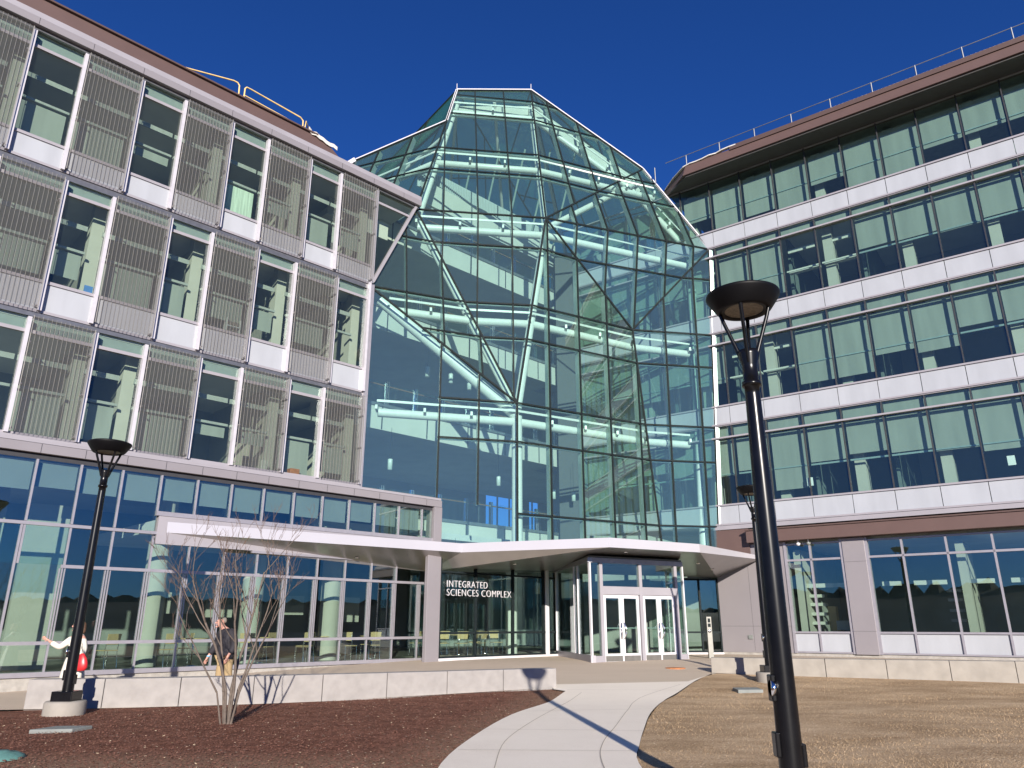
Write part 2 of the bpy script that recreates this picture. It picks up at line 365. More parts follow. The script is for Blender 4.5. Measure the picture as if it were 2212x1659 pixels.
# mulch bed: left of the path, up to the low wall
sheet('mulch_bed', [(x, y - .05) for x, y in pathL[::-1]] + [(.95, 19.25)] + wallLpts[::-1][1:] + [(-9.6, 15.4), (-13, 14.4), (-22, 8), (-22, -2)], .03, M_MULCH, .7, .012)
sheet('lawn', pathR[::-1] + [(5.9, 22.8)] + wallRpts[1:] + [(30, 18), (30, -2)], .03, M_LAWN, .7, .018)
sheet('path', pathL[::-1] + [(.99, 19.0), (1.0, 19.95), (4.55, 20.6)] + pathR[1:], .055, M_PATH, .8)
sheet('plaza', [(1.12, 19.9), (1.09, 19.4), (-.4, 18.7), (-1.89, 18.0), (-3.6, 17.3), (-5.3, 16.5), (-7.5, 15.8), (-9.4, 15.5), (-14, 14.5), (-24, 10), (-24, 16), (-9, 33), (24, 36), (24, 24), (13, 20.6), (5.75, 22.7), (4.88, 20.97), (4.55, 20.6)], .047, M_PLAZA, 1.0)
# scored joints in the path (thin dark sheets just above it)
def joint(pts, w=.006, dz=.061):
    m = MB(); P = [Vector((x, y, 0)) for x, y in smooth(pts, 6)]
    for a, b in zip(P, P[1:]):
        u = (b - a).normalized().cross(Vector((0, 0, 1))) * w
        m.add([(q.x, q.y, g(q.y) + dz) for q in (a - u, a + u, b + u, b - u)], [(0, 1, 2, 3)])
    return m
jm = MB()
for pts in ([(4.2, 19.9), (2.79, 17.49), (2.2, 15.3), (1.67, 13.01), (1.25, 11.2), (1.06, 9.66), (1.0, 7)], [(1.6, 18.4), (.9, 15.8), (.3, 13.4), (-.1, 11.3), (-.2, 9.3)],
            [(.25, 15.1), (2.75, 15.5)], [(-.7, 10.6), (1.66, 10.5)], [(1.3, 18.9), (4.0, 18.8)], [(-.5, 12.6), (2.1, 12.4)]):
    q = joint(pts); jm.add(q.v, q.f)
tag(jm.build('path_joints', mat('joint_line', (.42, .37, .31), .95)), kind='structure')
# wooded ridge all around behind the viewer: it shows in the ground-floor glass
def hills():
    m = MB(); n = 640; rnd = random.Random(3); prev = 0
    rows = []
    for i in range(n):
        a = R_(95 + 350 * i / (n - 1)); 
        tall = 1 + 1.3 * math.exp(-((95 + 350 * i / (n - 1) - 232) / 32) ** 2)
        h0 = (6.0 + 1.2 * math.sin(i * .045) + .5 * math.sin(i * .13 + 1)) * tall; h = h0 + rnd.uniform(-.7, 1.0) * tall
        rows.append([(math.cos(a) * r, math.sin(a) * r, z) for r, z in ((150, -1.65), (175, h0 * .40), (200, h0 * .80), (204, h), (300, h0 * .8))])
    vs = [p for r in rows for p in r]; fs = [(i * 5 + j, i * 5 + j + 1, (i + 1) * 5 + j + 1, (i + 1) * 5 + j) for i in range(n - 1) for j in range(4)]
    return m.add(vs, fs, False).build('hills', ground_mat('leafless_wooded_hill', [(.3, (.022, .024, .018)), (.7, (.07, .06, .045))], (.12, 1.5), .5, .6))
tag(hills(), kind='structure')

# ================================================================== LEFT WING
base = LU.p(8, 0, -1.5)
left = thing('laboratory_wing', 'left wing with perforated sunscreens, silver fins and a glazed ground floor', 'building', base)
def lwin(s0, s1, zb, zs, zh, zt, screen, shade, seedv, col_side=0):
    """one bay of the upper left facade"""
    rnd = random.Random(seedv)
    w = MB()
    w.fbox(LU, s0, s1, -.02, .05, zh - .05, zh + .05)       # head transom
    w.fbox(LU, s0, s1, -.02, .06, zs - .06, zs + .03)       # sill rail
    w.fbox(LU, s0, s1, -.02, .07, zb - .04, zb + .04)       # bottom rail
    w.fbox(LU, s0, s0 + .04, -.021, .045, zb, zt)
    fr = w.build('window', ALUP, left)
    p = MB(); p.fbox(LU, s0, s1, -.022, 0, zs, zt + .25); p.build('pane', GL_L, fr)
    if zs - zb > .2:
        q = MB(); q.fbox(LU, s0 + .02, s1 - .02, -.03, .02, zb + .04, zs - .06); q.build('spandrel_panel', FROST, fr)
    q = MB(); q.fbox(LU, s0 + .03, s1 - .03, -.12, -.10, zh + .05, zt + .2); q.build('shadow_box', SHB, fr)
    # inside: lit valance, light shelf, blind
    zm = zs + (zh - zs) * .46
    se = s1 - (.40 if col_side else .05)
    i = MB(); i.fbox(LU, s0 + .02, se, -.62, -.58, zh - .70, zh - .54)
    i.fbox(LU, s0 + .02, se, -.42, -.34, zm - .0, zm + .08)
    i.build('light_shelf', mat('shelf_grey_white', (.33, .34, .32), .7), fr)
    if shade > 0:
        b = MB(); b.fbox(LU, s0 + .10, se - .05, -.44, -.43, zm - .05 - (zm - zs) * shade, zm - .05)
        b.build('roller_blind', CURT if shade > 1.2 else BLIND, fr)
    if col_side:
        c = MB(); c.fbox(LU, s1 - .30, s1 + .06, -1.0, -.62, zs - .5, zt); c.build('room_column', INW, fr)
        c = MB(); c.fbox(LU, s1 - .06, s1 + .03, -5.9, -1.0, zs - .5, zt); c.build('partition_wall', INW, fr)
    if screen:
        m = MB(); o0 = .24; n = 14
        m.fbox(LU, s0 + .06, s1 - .06, o0, o0 + .012, zb + .02, zt + .03)
        sc = m.build('sunscreen', PERF, left)
        r = MB()
        for k in range(n + 1):
            t = s0 + .07 + (s1 - s0 - .14) * k / n; wd = .007 if k % n else .022
            r.fbox(LU, t - wd / 2, t + wd / 2, o0 + .012, o0 + .024, zb + .02, zt + .03)
        r.build('screen_rods', ROD, sc)
        r = MB()
        for z in (zh - .35, zm, zb + .12):
            for t in (s0 + .10, s1 - .10): r.fbox(LU, t - .018, t + .018, .02, o0 - .01, z - .02, z + .02)
        r.build('screen_bracket', ALUP, sc)
def fin(F, s, z0, z1, m=ALUF, w=.10):
    q = MB(); q.fbox(F, s - w / 2, s + w / 2, -.02, .17, z0, z1); return q.build('fin', m, left)
rowsL = {'A': (12.86, 13.64, 16.62, 17.06), 'B': (8.36, 9.28, 12.20, 12.56), 'C': (4.84, 4.86, 7.74, 8.12)}
fA = [-5.54, -3.84, -2.43, -.73, .67, 2.38, 3.80, 5.50, 6.90, 8.57, 9.95, 11.69, 13.05, 14.78]
fB = [-5.25, -3.95, -2.2, -.85, .85, 2.25, 3.97, 5.30, 7.03, 8.40, 10.04, 11.50, 13.23, 14.70]
n_ = 0
shA = {3: 0, 5: .92, 7: .35, 9: 1.3, 11: .9}
shadesA = [.6, .4, .0, .8, 1.0, .95, .9, .22, .0, 1.3, .35, .72, .5]
shadesB = [.6, .4, .6, .6, .7, .7, .6, .95, .95, .55, .55, .6, .0]
shadesC = [.6, .4, .0, .8, .0, .0, .95, .80, .9, .25, .3, .95, .7]
colsA = [0, 1, 0, 0, 1, 0, 0, 0, 1, 0, 1, 0, 1]; colsB = [0, 1, 0, 1, 0, 0, 1, 0, 1, 0, 1, 0, 1]; colsC = [0, 1, 0, 0, 0, 0, 1, 1, 0, 0, 1, 0, 1]
for nm, fl, sh, cs in (('A', fA, shadesA, colsA), ('B', fB, shadesB, colsB), ('C', fA, shadesC, colsC)):
    zb, zs, zh, zt = rowsL[nm]
    for k in range(len(fl) - 1):
        scr = (fl[k + 1] - fl[k] > 1.55)
        lwin(fl[k], fl[k + 1], zb, zs, zh, zt, scr, sh[k], n_, cs[k]); n_ += 1
        fin(LU, fl[k], zb, zt)
    fin(LU, fl[-1] - .02, zb, zt + (.0 if nm != 'B' else .3))
# dark slots between the rows, slabs, ceilings, back wall
m = MB()
for z0, z1 in ((12.62, 12.80), (8.18, 8.31)):
    m.fbox(LU, -5.5, 14.8, -.015, .045, z0, z1)
m.fbox(LU, -5.5, 16.9, -.02, .10, 17.12, 17.2)
m.build('slot_joint', MULL, left)
m = MB()
for z in (12.55, 8.1, 4.35): m.fbox(LU, -5.5, 14.75, -9, -.08, z + .02, z + .36)
m.fbox(LU, -5.5, 16.8, -9, -.08, 17.1, 17.42)
m.build('floor_slab', CEIL, left)
m = MB()
m.fbox(LU, -5.5, 14.6, -6.2, -6, 4.72, 17.1)
m.build('back_wall', INGREY, left)
# end triangle of the top floor against the atrium
m = MB(); A0, A1 = LU.p(16.78, .06, 17.2), LU.p(14.83, .06, 12.95)
m.bar(A0, A1, .11, .13, LU.out()); m.build('raking_beam', ALUP, left)
m = MB()
tri = [LU.p(14.85, 0, 13.1), LU.p(14.85, 0, 17.15), LU.p(16.7, 0, 17.15)]; m.slab(tri, LU.out(), .02)
tw = m.build('corner_window', GL_L, left)
m = MB(); m.fbox(LU, 14.85, 16.45, -.02, .06, 16.55, 16.65); m.build('window_transom', ALUP, tw)
m = MB(); m.fbox(LU, 14.9, 16.0, -.9, -.8, 15.6, 16.35); m.build('ceiling_bulkhead', INWH, tw)
# jamb where the atrium meets the wing
m = MB(); m.fbox(LU, 14.72, 14.92, -.1, .10, 4.7, 12.85); m.build('corner_jamb', ALU, left)
# roof edge
m = MB(); m.fbox(LU, -6.5, 16.95, -.5, .25, 17.22, 17.47); m.build('roof_fascia', PANEL, left, bevel=.01)
m = MB(); m.fbox(LU, -6.5, 16.95, -.5, .22, 17.49, 17.68); m.build('roof_coping', ALUP, left)
m = MB(); m.fbox(LU, -5.5, 16.9, -8, -.02, 17.2, 17.7); m.build('roof', GREYP, left)
m = MB(); zz = (17.80, 18.38)
m.hexa([LU.p(-6.5, 0, 17.7), LU.p(13.15, 0, 17.7), LU.p(13.4, -3, 17.7), LU.p(-6.5, -3, 17.7), LU.p(-6.5, 0, 18.42), LU.p(12.25, 0, 18.30), LU.p(12.4, -3, 18.3), LU.p(-6.5, -3, 18.42)])
m.build('brown_parapet', BROWN, left, bevel=.01)
m = MB(); m.bar(LU.p(-6.5, .03, 18.43), LU.p(11.9, .03, 18.33), .06, .12, LU.out()); m.build('parapet_cap', BROWND, left)
m = MB(); rnd = random.Random(2)
P = [LU.p(11.5 + .16 * k, .02 + rnd.uniform(0, .05), 18.37 - .033 * k + rnd.uniform(-.03, .05)) for k in range(9)]
for a, b in zip(P, P[1:]): m.bar(a, b, .03, .16, (0, 0, 1))
m.build('roof_membrane_flap', MEMB, left)
m = MB()
for t in [x * 1.51 + 2.36 - 6.0 for x in range(0, 14)]: m.fbox(LU, t, t + .012, .25, .254, 17.23, 17.46)
m.build('fascia_seam', SLOT, left)
# --- ground floor block (stands 1.5 m forward)
m = MB(); m.fbox(LB, -5.5, 17.45, -.3, .12, 4.12, 4.36); bf = m.build('ledge_fascia', PANEL, left, bevel=.012)
m = MB(); m.fbox(LB, -5.5, 17.45, -1.55, .06, 4.38, 4.46); m.fbox(LU, -5.5, 14.8, -.1, .12, 4.46, 4.82); m.build('ledge', ALUP, left)
m = MB()
for k in range(-6, 13): m.fbox(LB, 4.38 + k * 1.028, 4.392 + k * 1.028, .12, .124, 4.13, 4.35)
m.build('fascia_seam', SLOT, left)
m = MB(); m.fbox(LB, -5.5, 17.1, -.25, .0, 3.98, 4.10); m.build('fascia_shadow_gap', SLOT, left)
m = MB(); m.fbox(LB, 17.10, 17.46, -.35, .13, 2.0, 4.115); m.build('end_column', PANEL, left, bevel=.01)
m = MB(); m.fbox(LE, 16.19, 16.77, -.06, .10, g(27) - .1, 2.28); m.build('end_column', PANEL, left, bevel=.01)
hor = [(4.38 - 1.028 * k) for k in range(9, 0, -1)] + [4.38 + 1.02 * k for k in range(13)]
hor = [round(h, 3) for h in hor if h > -5.5]
# strip windows above the canopy, tall glazing left of it, cafe windows below
def cw(s0, s1, z0, z1, first=False, mw=.05):
    w = MB(); w.fbox(LB, s0 - mw / 2, s0 + mw / 2, -.05, .03, z0, z1)
    fr = w.build('window', ALU, left)
    p = MB(); p.fbox(LB, s0, s1, -.024, 0, z0, z1); p.build('pane', GL_B, fr)
    return fr
for k in range(len(hor) - 1):
    s0, s1 = hor[k], hor[k + 1]
    tall = s1 < 7.6
    zlow = 2.44 if tall else 2.98
    f = cw(s0, s1, zlow, 3.98)
    b = MB(); b.fbox(LB, s0 + .04, s1 - .04, -.16, -.15, 3.98 - (.66 + .05 * ((k * 7) % 3)), 3.93); b.build('roller_blind', BLINDP, f)
    if 1.42 < 2.3: cw(s0, s1, 1.42, 2.34 if tall else (2.0 if s1 > 10 else 2.3))
cw(hor[-1], 17.08, 2.98, 3.98)
low = [hor[0] + k * 1.028 for k in range(0, 8)]
lowm = [-1.85 + 1.028 * k for k in range(-3, 7)] + [5.37, 6.43, 7.42, 8.43, 9.43, 10.44, 11.45, 12.5, 13.52, 14.53, 15.54, 16.59]
for k in range(len(lowm)):
    s0 = lowm[k]; s1 = lowm[k + 1] if k + 1 < len(lowm) else 16.88
    if 5.3 < s0 < 16.7:
        cw(s0, s1, -.42, 1.36, mw=.03)
        e = MB()
        for d in (-.06, .06):
            e = MB(); e.fbox(LB, s0 + d - .012, s0 + d + .012, -.04, .035, -.38, 1.34); e.build('sash_frame', ALU, left)
        cw(s0, s1, -1.08, -.47, mw=.045)
    else: 
        cw(s0, s1, -.42, 2.36, mw=.05); cw(s0, s1, -1.08, -.47, mw=.045)
m = MB()
m.fbox(LB, -5.5, 7.5, -.05, .045, 2.35, 2.43); m.fbox(LB, 5.33, 16.9, -.05, .045, 1.35, 1.43)
m.fbox(LB, -5.5, 16.9, -.05, .05, -.465, -.385); m.fbox(LB, 7.42, 17.1, -.05, .07, 2.86, 2.98); m.fbox(LB, -5.5, 16.9, -.08, .09, -1.19, -1.08)
m.fbox(LB, 10.3, 17.05, -.05, .06, 2.03, 2.1)
m.build('transom', ALU, left)
m = MB(); m.fbox(LB, 7.5, 17.1, -.2, .05, 2.1, 2.86); m.build('spandrel_band', ALUP, left)
m = MB(); m.fbox(LB, -8, 17.5, -.5, .03, -2.0, -1.19); m.build('stone_plinth', PLINTH, left)
m = MB(); m.fbox(LB, -5.5, 17.4, -9, -.1, -1.3, -1.12); m.build('ground_floor_slab', INFLOOR, left)
m = MB(); m.fbox(LB, -5.5, 17.4, -9, -.3, 4.02, 4.3); m.build('ground_floor_ceiling', CEIL, left)
m = MB(); m.fbox(LB, 7.6, 17.4, -6, -.25, 2.5, 2.8); m.build('mezzanine_slab', CEIL, left)
m = MB(); m.fbox(LB, -5.5, 17.4, -9.2, -9, -1.2, 4.1); m.build('back_wall', INGREY, left)
m = MB()
m.fbox(LB, 4.75, 5.75, -1.8, -1.6, -1.1, 3.1)
m.build('cream_wall', INW, left)
m = MB(); m.fbox(LB, 3.9, 4.5, -3.2, -3.0, -1.1, 4.0); m.build('cream_wall', INW, left)
for t in (8.28, 11.3, 14.13):
    c = LB.p(t, -1.7, 0); m = MB(); m.lathe([(.33, -1.12), (.33, 2.5 if t > 8.5 else 4.02)], (c[0], c[1], 0), 28); m.build('round_column', INW, left)
for t in (9.4, 10.4, 12.8, 15.1, 6.6, 16.2):
    m = MB(); m.fbox(LB, t, t + .13, -2.6, -2.45, 3.0, 3.75); m.build('wall_lamp', PENDG, left)
m = MB()
for t in (9.6, 10.9, 13.6, 16.0): m.fbox(LB, t, t + .9, -4.2, -4.1, .1 + .15 * (t % 2), 1.0)
m.build('wall_poster', INW, left)
# roof rails
yr = thing('guard_rail', 'yellow painted pipe guard rail on the left roof edge', 'railing', LU.p(9, -.4, 17.75))
def rail(pts, r, root, m, nm='rail'):
    q = MB(); q.tube(pts, r, 8); return q.build(nm, m, root)
o_ = -.35
rail([LU.p(5.6, o_, 18.50), LU.p(6.9, o_, 18.72), LU.p(8.55, o_, 19.17), LU.p(8.70, o_, 19.17), LU.p(8.78, o_, 19.08), LU.p(8.80, o_, 18.5)], .028, yr, YEL)
rail([LU.p(9.00, o_, 18.45), LU.p(9.0, o_, 19.08), LU.p(9.06, o_, 19.17), LU.p(9.2, o_, 19.17), LU.p(11.3, o_, 19.05), LU.p(11.42, o_, 18.95), LU.p(11.44, o_, 18.4)], .028, yr, YEL)
rail([LU.p(9.0, o_, 18.78), LU.p(11.4, o_, 18.66)], .024, yr, YEL)
rail([LU.p(11.5, o_, 18.4), LU.p(11.55, o_, 19.0), LU.p(12.3, o_ - .6, 18.5)], .024, yr, YEL)

# ================================================================== RIGHT WING
right = thing('office_wing', 'right wing with white spandrel bands, roller blinds and brown eaves', 'building', RU.p(5, 0, -1.3))
def rs(k): return 1.94 + 1.525 * k
lev = [(4.93, 4.07, 7.87), (9.34, 8.46, 12.25), (13.72, 12.84, 16.68), (18.06, 17.20, None)]
nextb = [8.46, 12.84, 17.20, 20.83]
KMAX = 11
rb = random.Random(11)
blinds = {0: [.9, .55, .62, .55, .5, .45, .5, .85, .5, .55, .5, .4, .5], 1: [.55, .5, .45, .70, .62, .85, .85, 0, 0, .6, .5, .7, .5],
          2: [.9, .5, .55, .50, .48, 0, 0, .85, .95, 0, .5, .5, .6], 3: [.6, .6, .62, .9, .92, .62, .9, .85, .9, .6, .5, .6, .9]}
for r, (zs, zb, zbar) in enumerate(lev):
    zt = nextb[r]
    for k in range(-7, KMAX):
        s0, s1 = rs(k), rs(k + 1)
        if s0 > 12.3 and r == 3 and False: continue
        if k >= 7: inner = True
        else: inner = False
        w = MB(); w.fbox(RU, s0, s1, -.03, .09, zs - .05, zs + .02)
        if zbar: w.fbox(RU, s0, s1, -.03, .13, zbar - .035, zbar + .035)
        w.fbox(RU, s0, s1, -.03, .06, zt - .06, zt)
        w.fbox(RU, s0 - .012, s0 + .012, -.031, .02, zs - .05, zt)
        fr = w.build('window', ALUP, right)
        w2 = None; v = MB(); v.fbox(RU, s0 - .024, s0 + .024, -.05, .055, zs + .021, zt - .02); v.build('mullion', MULLD, fr)
        p = MB(); p.fbox(RU, s0, s1, -.022, 0, zs + .02, zt - .06); p.build('pane', GL_R, fr)
        q = MB(); q.fbox(RU, s0 + .012, s1 - .012, -.03, .035, zb + .04, zs - .05); q.build('spandrel_panel', FROST, fr)
        # blinds: one behind the clerestory, one behind the main light
        top = (zbar or zt - .35) - .05
        fr_b = blinds[r][(k + 3) % 13] if k > -4 else .6
        b = MB()
        if zbar: b.fbox(RU, s0 + .04, s1 - .04, -.15, -.14, zbar + .05, zt - .07)
        if fr_b: b.fbox(RU, s0 + .06, s1 - .06, -.30, -.29, top - (top - zs) * fr_b, top)
        if b.v: b.build('roller_blind', BLIND, fr)
        b = MB(); zm = zs + (top - zs) * .47
        b.fbox(RU, s0 + .05, s1 - .05, -.36, -.30, zm - .035, zm + .035)
        if not fr_b: b.fbox(RU, s0 + .25, s1 - .1, -.8, -.72, top - .45, top - .28); b.fbox(RU, s0 + .1, s1 - .1, -.75, -.5, zm - .0, zm + .09)
        if fr_b > .5:
            b = MB(); b.fbox(RU, s0 + .06, s1 - .06, -.275, -.25, zm - .02, zm + .03)
        b.build('light_shelf', FINT if fr_b else INWH, fr)
        if k % 2 == 1:
            c = MB(); c.fbox(RU, s0 - .52, s0 - .12, -1.2, -.62, zs - .6, zt - .1); c.build('room_column', INW, fr)
m = MB()
for zb in (4.07, 8.46, 12.84, 17.20): m.fbox(RU, rs(-7), rs(KMAX), -.02, .10, zb - .02, zb + .05)
m.build('spandrel_rail', ALUP, right)
m = MB()
for r, (zs, zb, _) in enumerate(lev): m.fbox(RU, rs(-7), rs(KMAX), -9, -.12, zb + .02, zb + .30)
m.build('floor_slab', CEIL, right)
m = MB()
for r, (zs, zb, _) in enumerate(lev): m.fbox(RU, rs(-7), rs(KMAX), -7.2, -7, zb + .3, nextb[r])
m.fbox(RU, rs(KMAX) + .02, rs(KMAX) + .2, -9, -.1, 3.9, 20.7); m.fbox(RU, rs(KMAX) + .2, 30, -7.2, -7, 8.3, 20.7)
m.build('back_wall', INGREY, right)
m = MB()
for t in (-7.3, -4.2, -1.2, 4.9, 8.0, 11.0, 14.1): m.fbox(RU, t, t + .12, -7, -1.3, 4.3, 20.7)
m.build('partition_wall', mat('interior_green_grey_wall', (.13, .16, .15), .8), right)
# eaves: from measured edge points
eo = 1.2
m = MB()
m.hexa([RU.p(-9, eo, 20.86), RU.p(11.9, eo, 20.86), RU.p(13.6, -.3, 20.86), RU.p(-9, -.3, 20.86), RU.p(-9, eo - .08, 21.40), RU.p(11.75, eo - .08, 21.40), RU.p(13.6, -.3, 21.40), RU.p(-9, -.3, 21.40)])
m.build('brown_eave', BROWN, right, bevel=.012)
m = MB()
m.bar(RU.p(-9, eo - .05, 21.44), RU.p(9.5, eo - .05, 21.44), .07, .22, (0, 0, 1))
m.build('eave_cap', BROWND, right)
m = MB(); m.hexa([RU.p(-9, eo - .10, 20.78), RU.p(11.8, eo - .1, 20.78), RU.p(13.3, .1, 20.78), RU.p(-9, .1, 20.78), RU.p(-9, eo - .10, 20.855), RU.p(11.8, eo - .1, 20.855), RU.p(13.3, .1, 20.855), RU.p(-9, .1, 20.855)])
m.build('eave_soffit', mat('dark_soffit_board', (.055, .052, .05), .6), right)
m = MB(); rnd = random.Random(5)
P = [RU.p(9.2 + .33 * k, eo - .1 + rnd.uniform(-.03, .03), 21.50 - .012 * k + rnd.uniform(-.03, .04)) for k in range(9)] + [RU.p(12.7, .4, 21.42), RU.p(13.4, -.2, 21.36)]
for a, b in zip(P, P[1:]): m.bar(a, b, .16, .05, (0, 0, 1))
m.build('roof_membrane_flap', MEMB, right)
m = MB(); m.fbox(RU, -9, 13.3, -9, -.3, 20.95, 21.35); m.build('roof', GREYP, right)
m = MB()
zz = [(x * .16) for x in range(0, 60)]
for x in zz: m.fbox(RU, -4 + x, -4 + x + .09, .35, .42, 21.40, 22.10)
m.fbox(RU, -9, 5.5, .30, .35, 21.40, 22.12)
m.build('ribbed_roof_screen', RIB, right)
rr = thing('roof_railing', 'long grey steel railing along the right roof edge', 'railing', RU.p(5, .6, 21.4))
rail([RU.p(-9, .6, 22.55), RU.p(13.0, .6, 22.35)], .02, rr, GAL)
for k in range(-3, 11):
    t = -3.6 + 1.72 * k; rail([RU.p(t, .6, 21.35), RU.p(t, .6, 22.53 - .012 * (t + 4))], .03, rr, GAL, 'post')
# ground floor of the right wing
m = MB(); m.fbox(RU, -9, 12.25, -.02, .13, 3.86, 4.03); m.build('band_rail', ALUP, right)
m = MB(); m.hexa([RU.p(-9, .45, 3.22), RU.p(10.75, .45, 3.22), RU.p(10.75, -.1, 3.22), RU.p(-9, -.1, 3.22), RU.p(-9, .45, 3.70), RU.p(10.75, .45, 3.70), RU.p(10.75, -.1, 3.84), RU.p(-9, -.1, 3.84)]); m.build('brown_band', BROWN, right, bevel=.012)
m = MB(); m.fbox(RU, -9, 10.78, -.1, .50, 3.705, 3.76); m.build('band_cap', BROWND, right)
m = MB(); m.fbox(RU, 10.76, 12.25, -.1, .1, 2.75, 3.84); m.build('brown_return', BROWN, right)
m = MB()
m.fbox(RU, 9.40, 12.30, -.3, .02, -1.06, 3.2); m.build('wall_panel', PANEL, right, bevel=.006)
m = MB(); m.fbox(RU, 6.33, 7.14, -.35, .10, -1.06, 3.2); m.build('pier', PANEL, right, bevel=.01)
m = MB()
m.fbox(RU, 10.95, 10.957, .02, .023, -1.0, 3.1); m.fbox(RU, 9.4, 12.3, .02, .023, -.06, -.052)
m.fbox(RU, 6.33, 7.14, .10, .103, -.24, -.232); m.fbox(RU, 6.33, 7.14, .10, .103, 2.3, 2.308)
m.build('panel_joint', SLOT, right)
def gwin(edges, f0, f1):
    for a, b in zip(edges, edges[1:]):
        w = MB(); w.fbox(RU, a - .035, a + .035, -.1, .03, -1.0, 3.1); w.fbox(RU, a, b, -.1, .03, 2.42, 2.50)
        w.fbox(RU, a, b, -.1, .035, -.32, -.25); w.fbox(RU, a, b, -.1, .035, -1.04, -.98); w.fbox(RU, a, b, -.1, .03, 3.06, 3.12)
        fr = w.build('window', ALU, right)
        p = MB(); p.fbox(RU, a, b, -.07, -.05, -.25, 3.1); p.build('pane', GL_B, fr)
        q = MB(); q.fbox(RU, a + .03, b - .03, -.08, -.03, -.98, -.32); q.build('spandrel_panel', FROST, fr)
    for f_ in (f0, f1):
        w = MB(); w.fbox(RU, f_ - .05, f_ + .05, -.2, .06, -1.05, 3.2); w.build('window_frame', ALU, right)
gwin([7.14, 8.38, 9.36], 7.19, 9.35)
gwin([-8.4, -6.9, -5.3, -3.8, -2.2, -.8, .66, 2.16, 3.60, 5.06, 6.28], -8.35, 6.28)
m = MB(); m.fbox(RU, -9, 12.4, -.4, .0, -1.9, -1.06); m.build('stone_plinth', PLINTH, right)
m = MB(); m.fbox(RU, -9, 9.4, -8, -.3, -1.3, -1.1); m.build('ground_floor_slab', INFLOOR, right)
m = MB(); m.fbox(RU, -9, 9.4, -8, -.3, 3.15, 3.4); m.build('ground_floor_ceiling', CEIL, right)
m = MB(); m.fbox(RU, -9, 9.4, -8.2, -8, -1.2, 3.3); m.fbox(RU, 9.41, 9.6, -8.2, -.31, -1.2, 3.3); m.build('back_wall', INGREY, right)
m = MB()
for t in (9.15, 3.35): m.fbox(RU, t - .22, t + .05, -2.8, -.5, -1.1, 2.9)
m.build('cream_wall', INW, right)
m = MB()
for a, b in ((7.75, 8.95), (7.3, 7.9), (5.45, 6.1), (3.9, 5.0), (2.4, 3.3), (.9, 1.9), (-.5, .5)): m.fbox(RU, a, b, -1.1, -.95, 1.42, 1.58)
m.build('strip_light', INWH, right)
m = MB()
for z in (.0, .35, .72, 1.05): m.fbox(RU, 8.35, 8.95, -1.6, -1.2, z, z + .12); m.fbox(RU, 3.5, 4.0, -1.7, -1.2, z + .1, z + .2)
m.fbox(RU, 7.35, 8.0, -1.4, -1.1, -.2, .15)
m.build('shelf', INWH, right)
m = MB(); m.fbox(RU, 8.0, 8.3, -1.6, -1.25, -.25, .7); m.build('wood_cabinet', CHWOOD, right)

# ================================================================== GLASS ATRIUM
V3 = Vector
G = V3((-4.17, 28.32, 17.2)); J = V3((1.5, 29.06, 17.2)); E_ = V3((9.5, 31.95, 17.2)); K_ = V3((5.5, 31.4, 12.8)); H = V3((.2, 28.3, 8.4)); I_ = V3((-5.65, 26.8, 12.8))
A_ = V3((-2.86, 31.85, 26.37)); B_ = V3((1.01, 32.66, 27.02)); C_ = V3((-3.23, 30.81, 23.66)); D_ = V3((6.85, 33.48, 22.72)); Lt = V3((-7.88, 31.99, 22.22))
H0 = V3((.2, 28.3, 2.25)); N0 = V3((6.42, 31.94, 2.25)); JB = V3((8.83, 32.36, 2.25)); I0 = V3((-5.65, 26.8, 4.3)); Lb = V3((-9.2, 30.3, 17.2))
atr = thing('glass_atrium', 'faceted teal glass atrium with white steel tubes between the two wings', 'building', (0, 29, -1.2))
LV = [4.02, 6.82, 8.4, 11.22, 12.8, 15.6, 17.2, 20.0, 21.6, 24.4, 26.0]
def clip(poly, p, d, n):
    """segment of the line p+t*d inside the convex planar polygon"""
    t0, t1 = -1e9, 1e9; c = sum(poly, V3()) / len(poly)
    for a, b in zip(poly, poly[1:] + poly[:1]):
        m = (b - a).cross(n)
        if m.dot(c - a) < 0: m = -m
        den = m.dot(d); num = m.dot(a - p)
        if abs(den) < 1e-9:
            if num > 1e-6: return None
            continue
        t = num / den
        if den > 0: t0 = max(t0, t)
        else: t1 = min(t1, t)
    return (p + d * t0, p + d * t1) if t1 - t0 > .12 else None
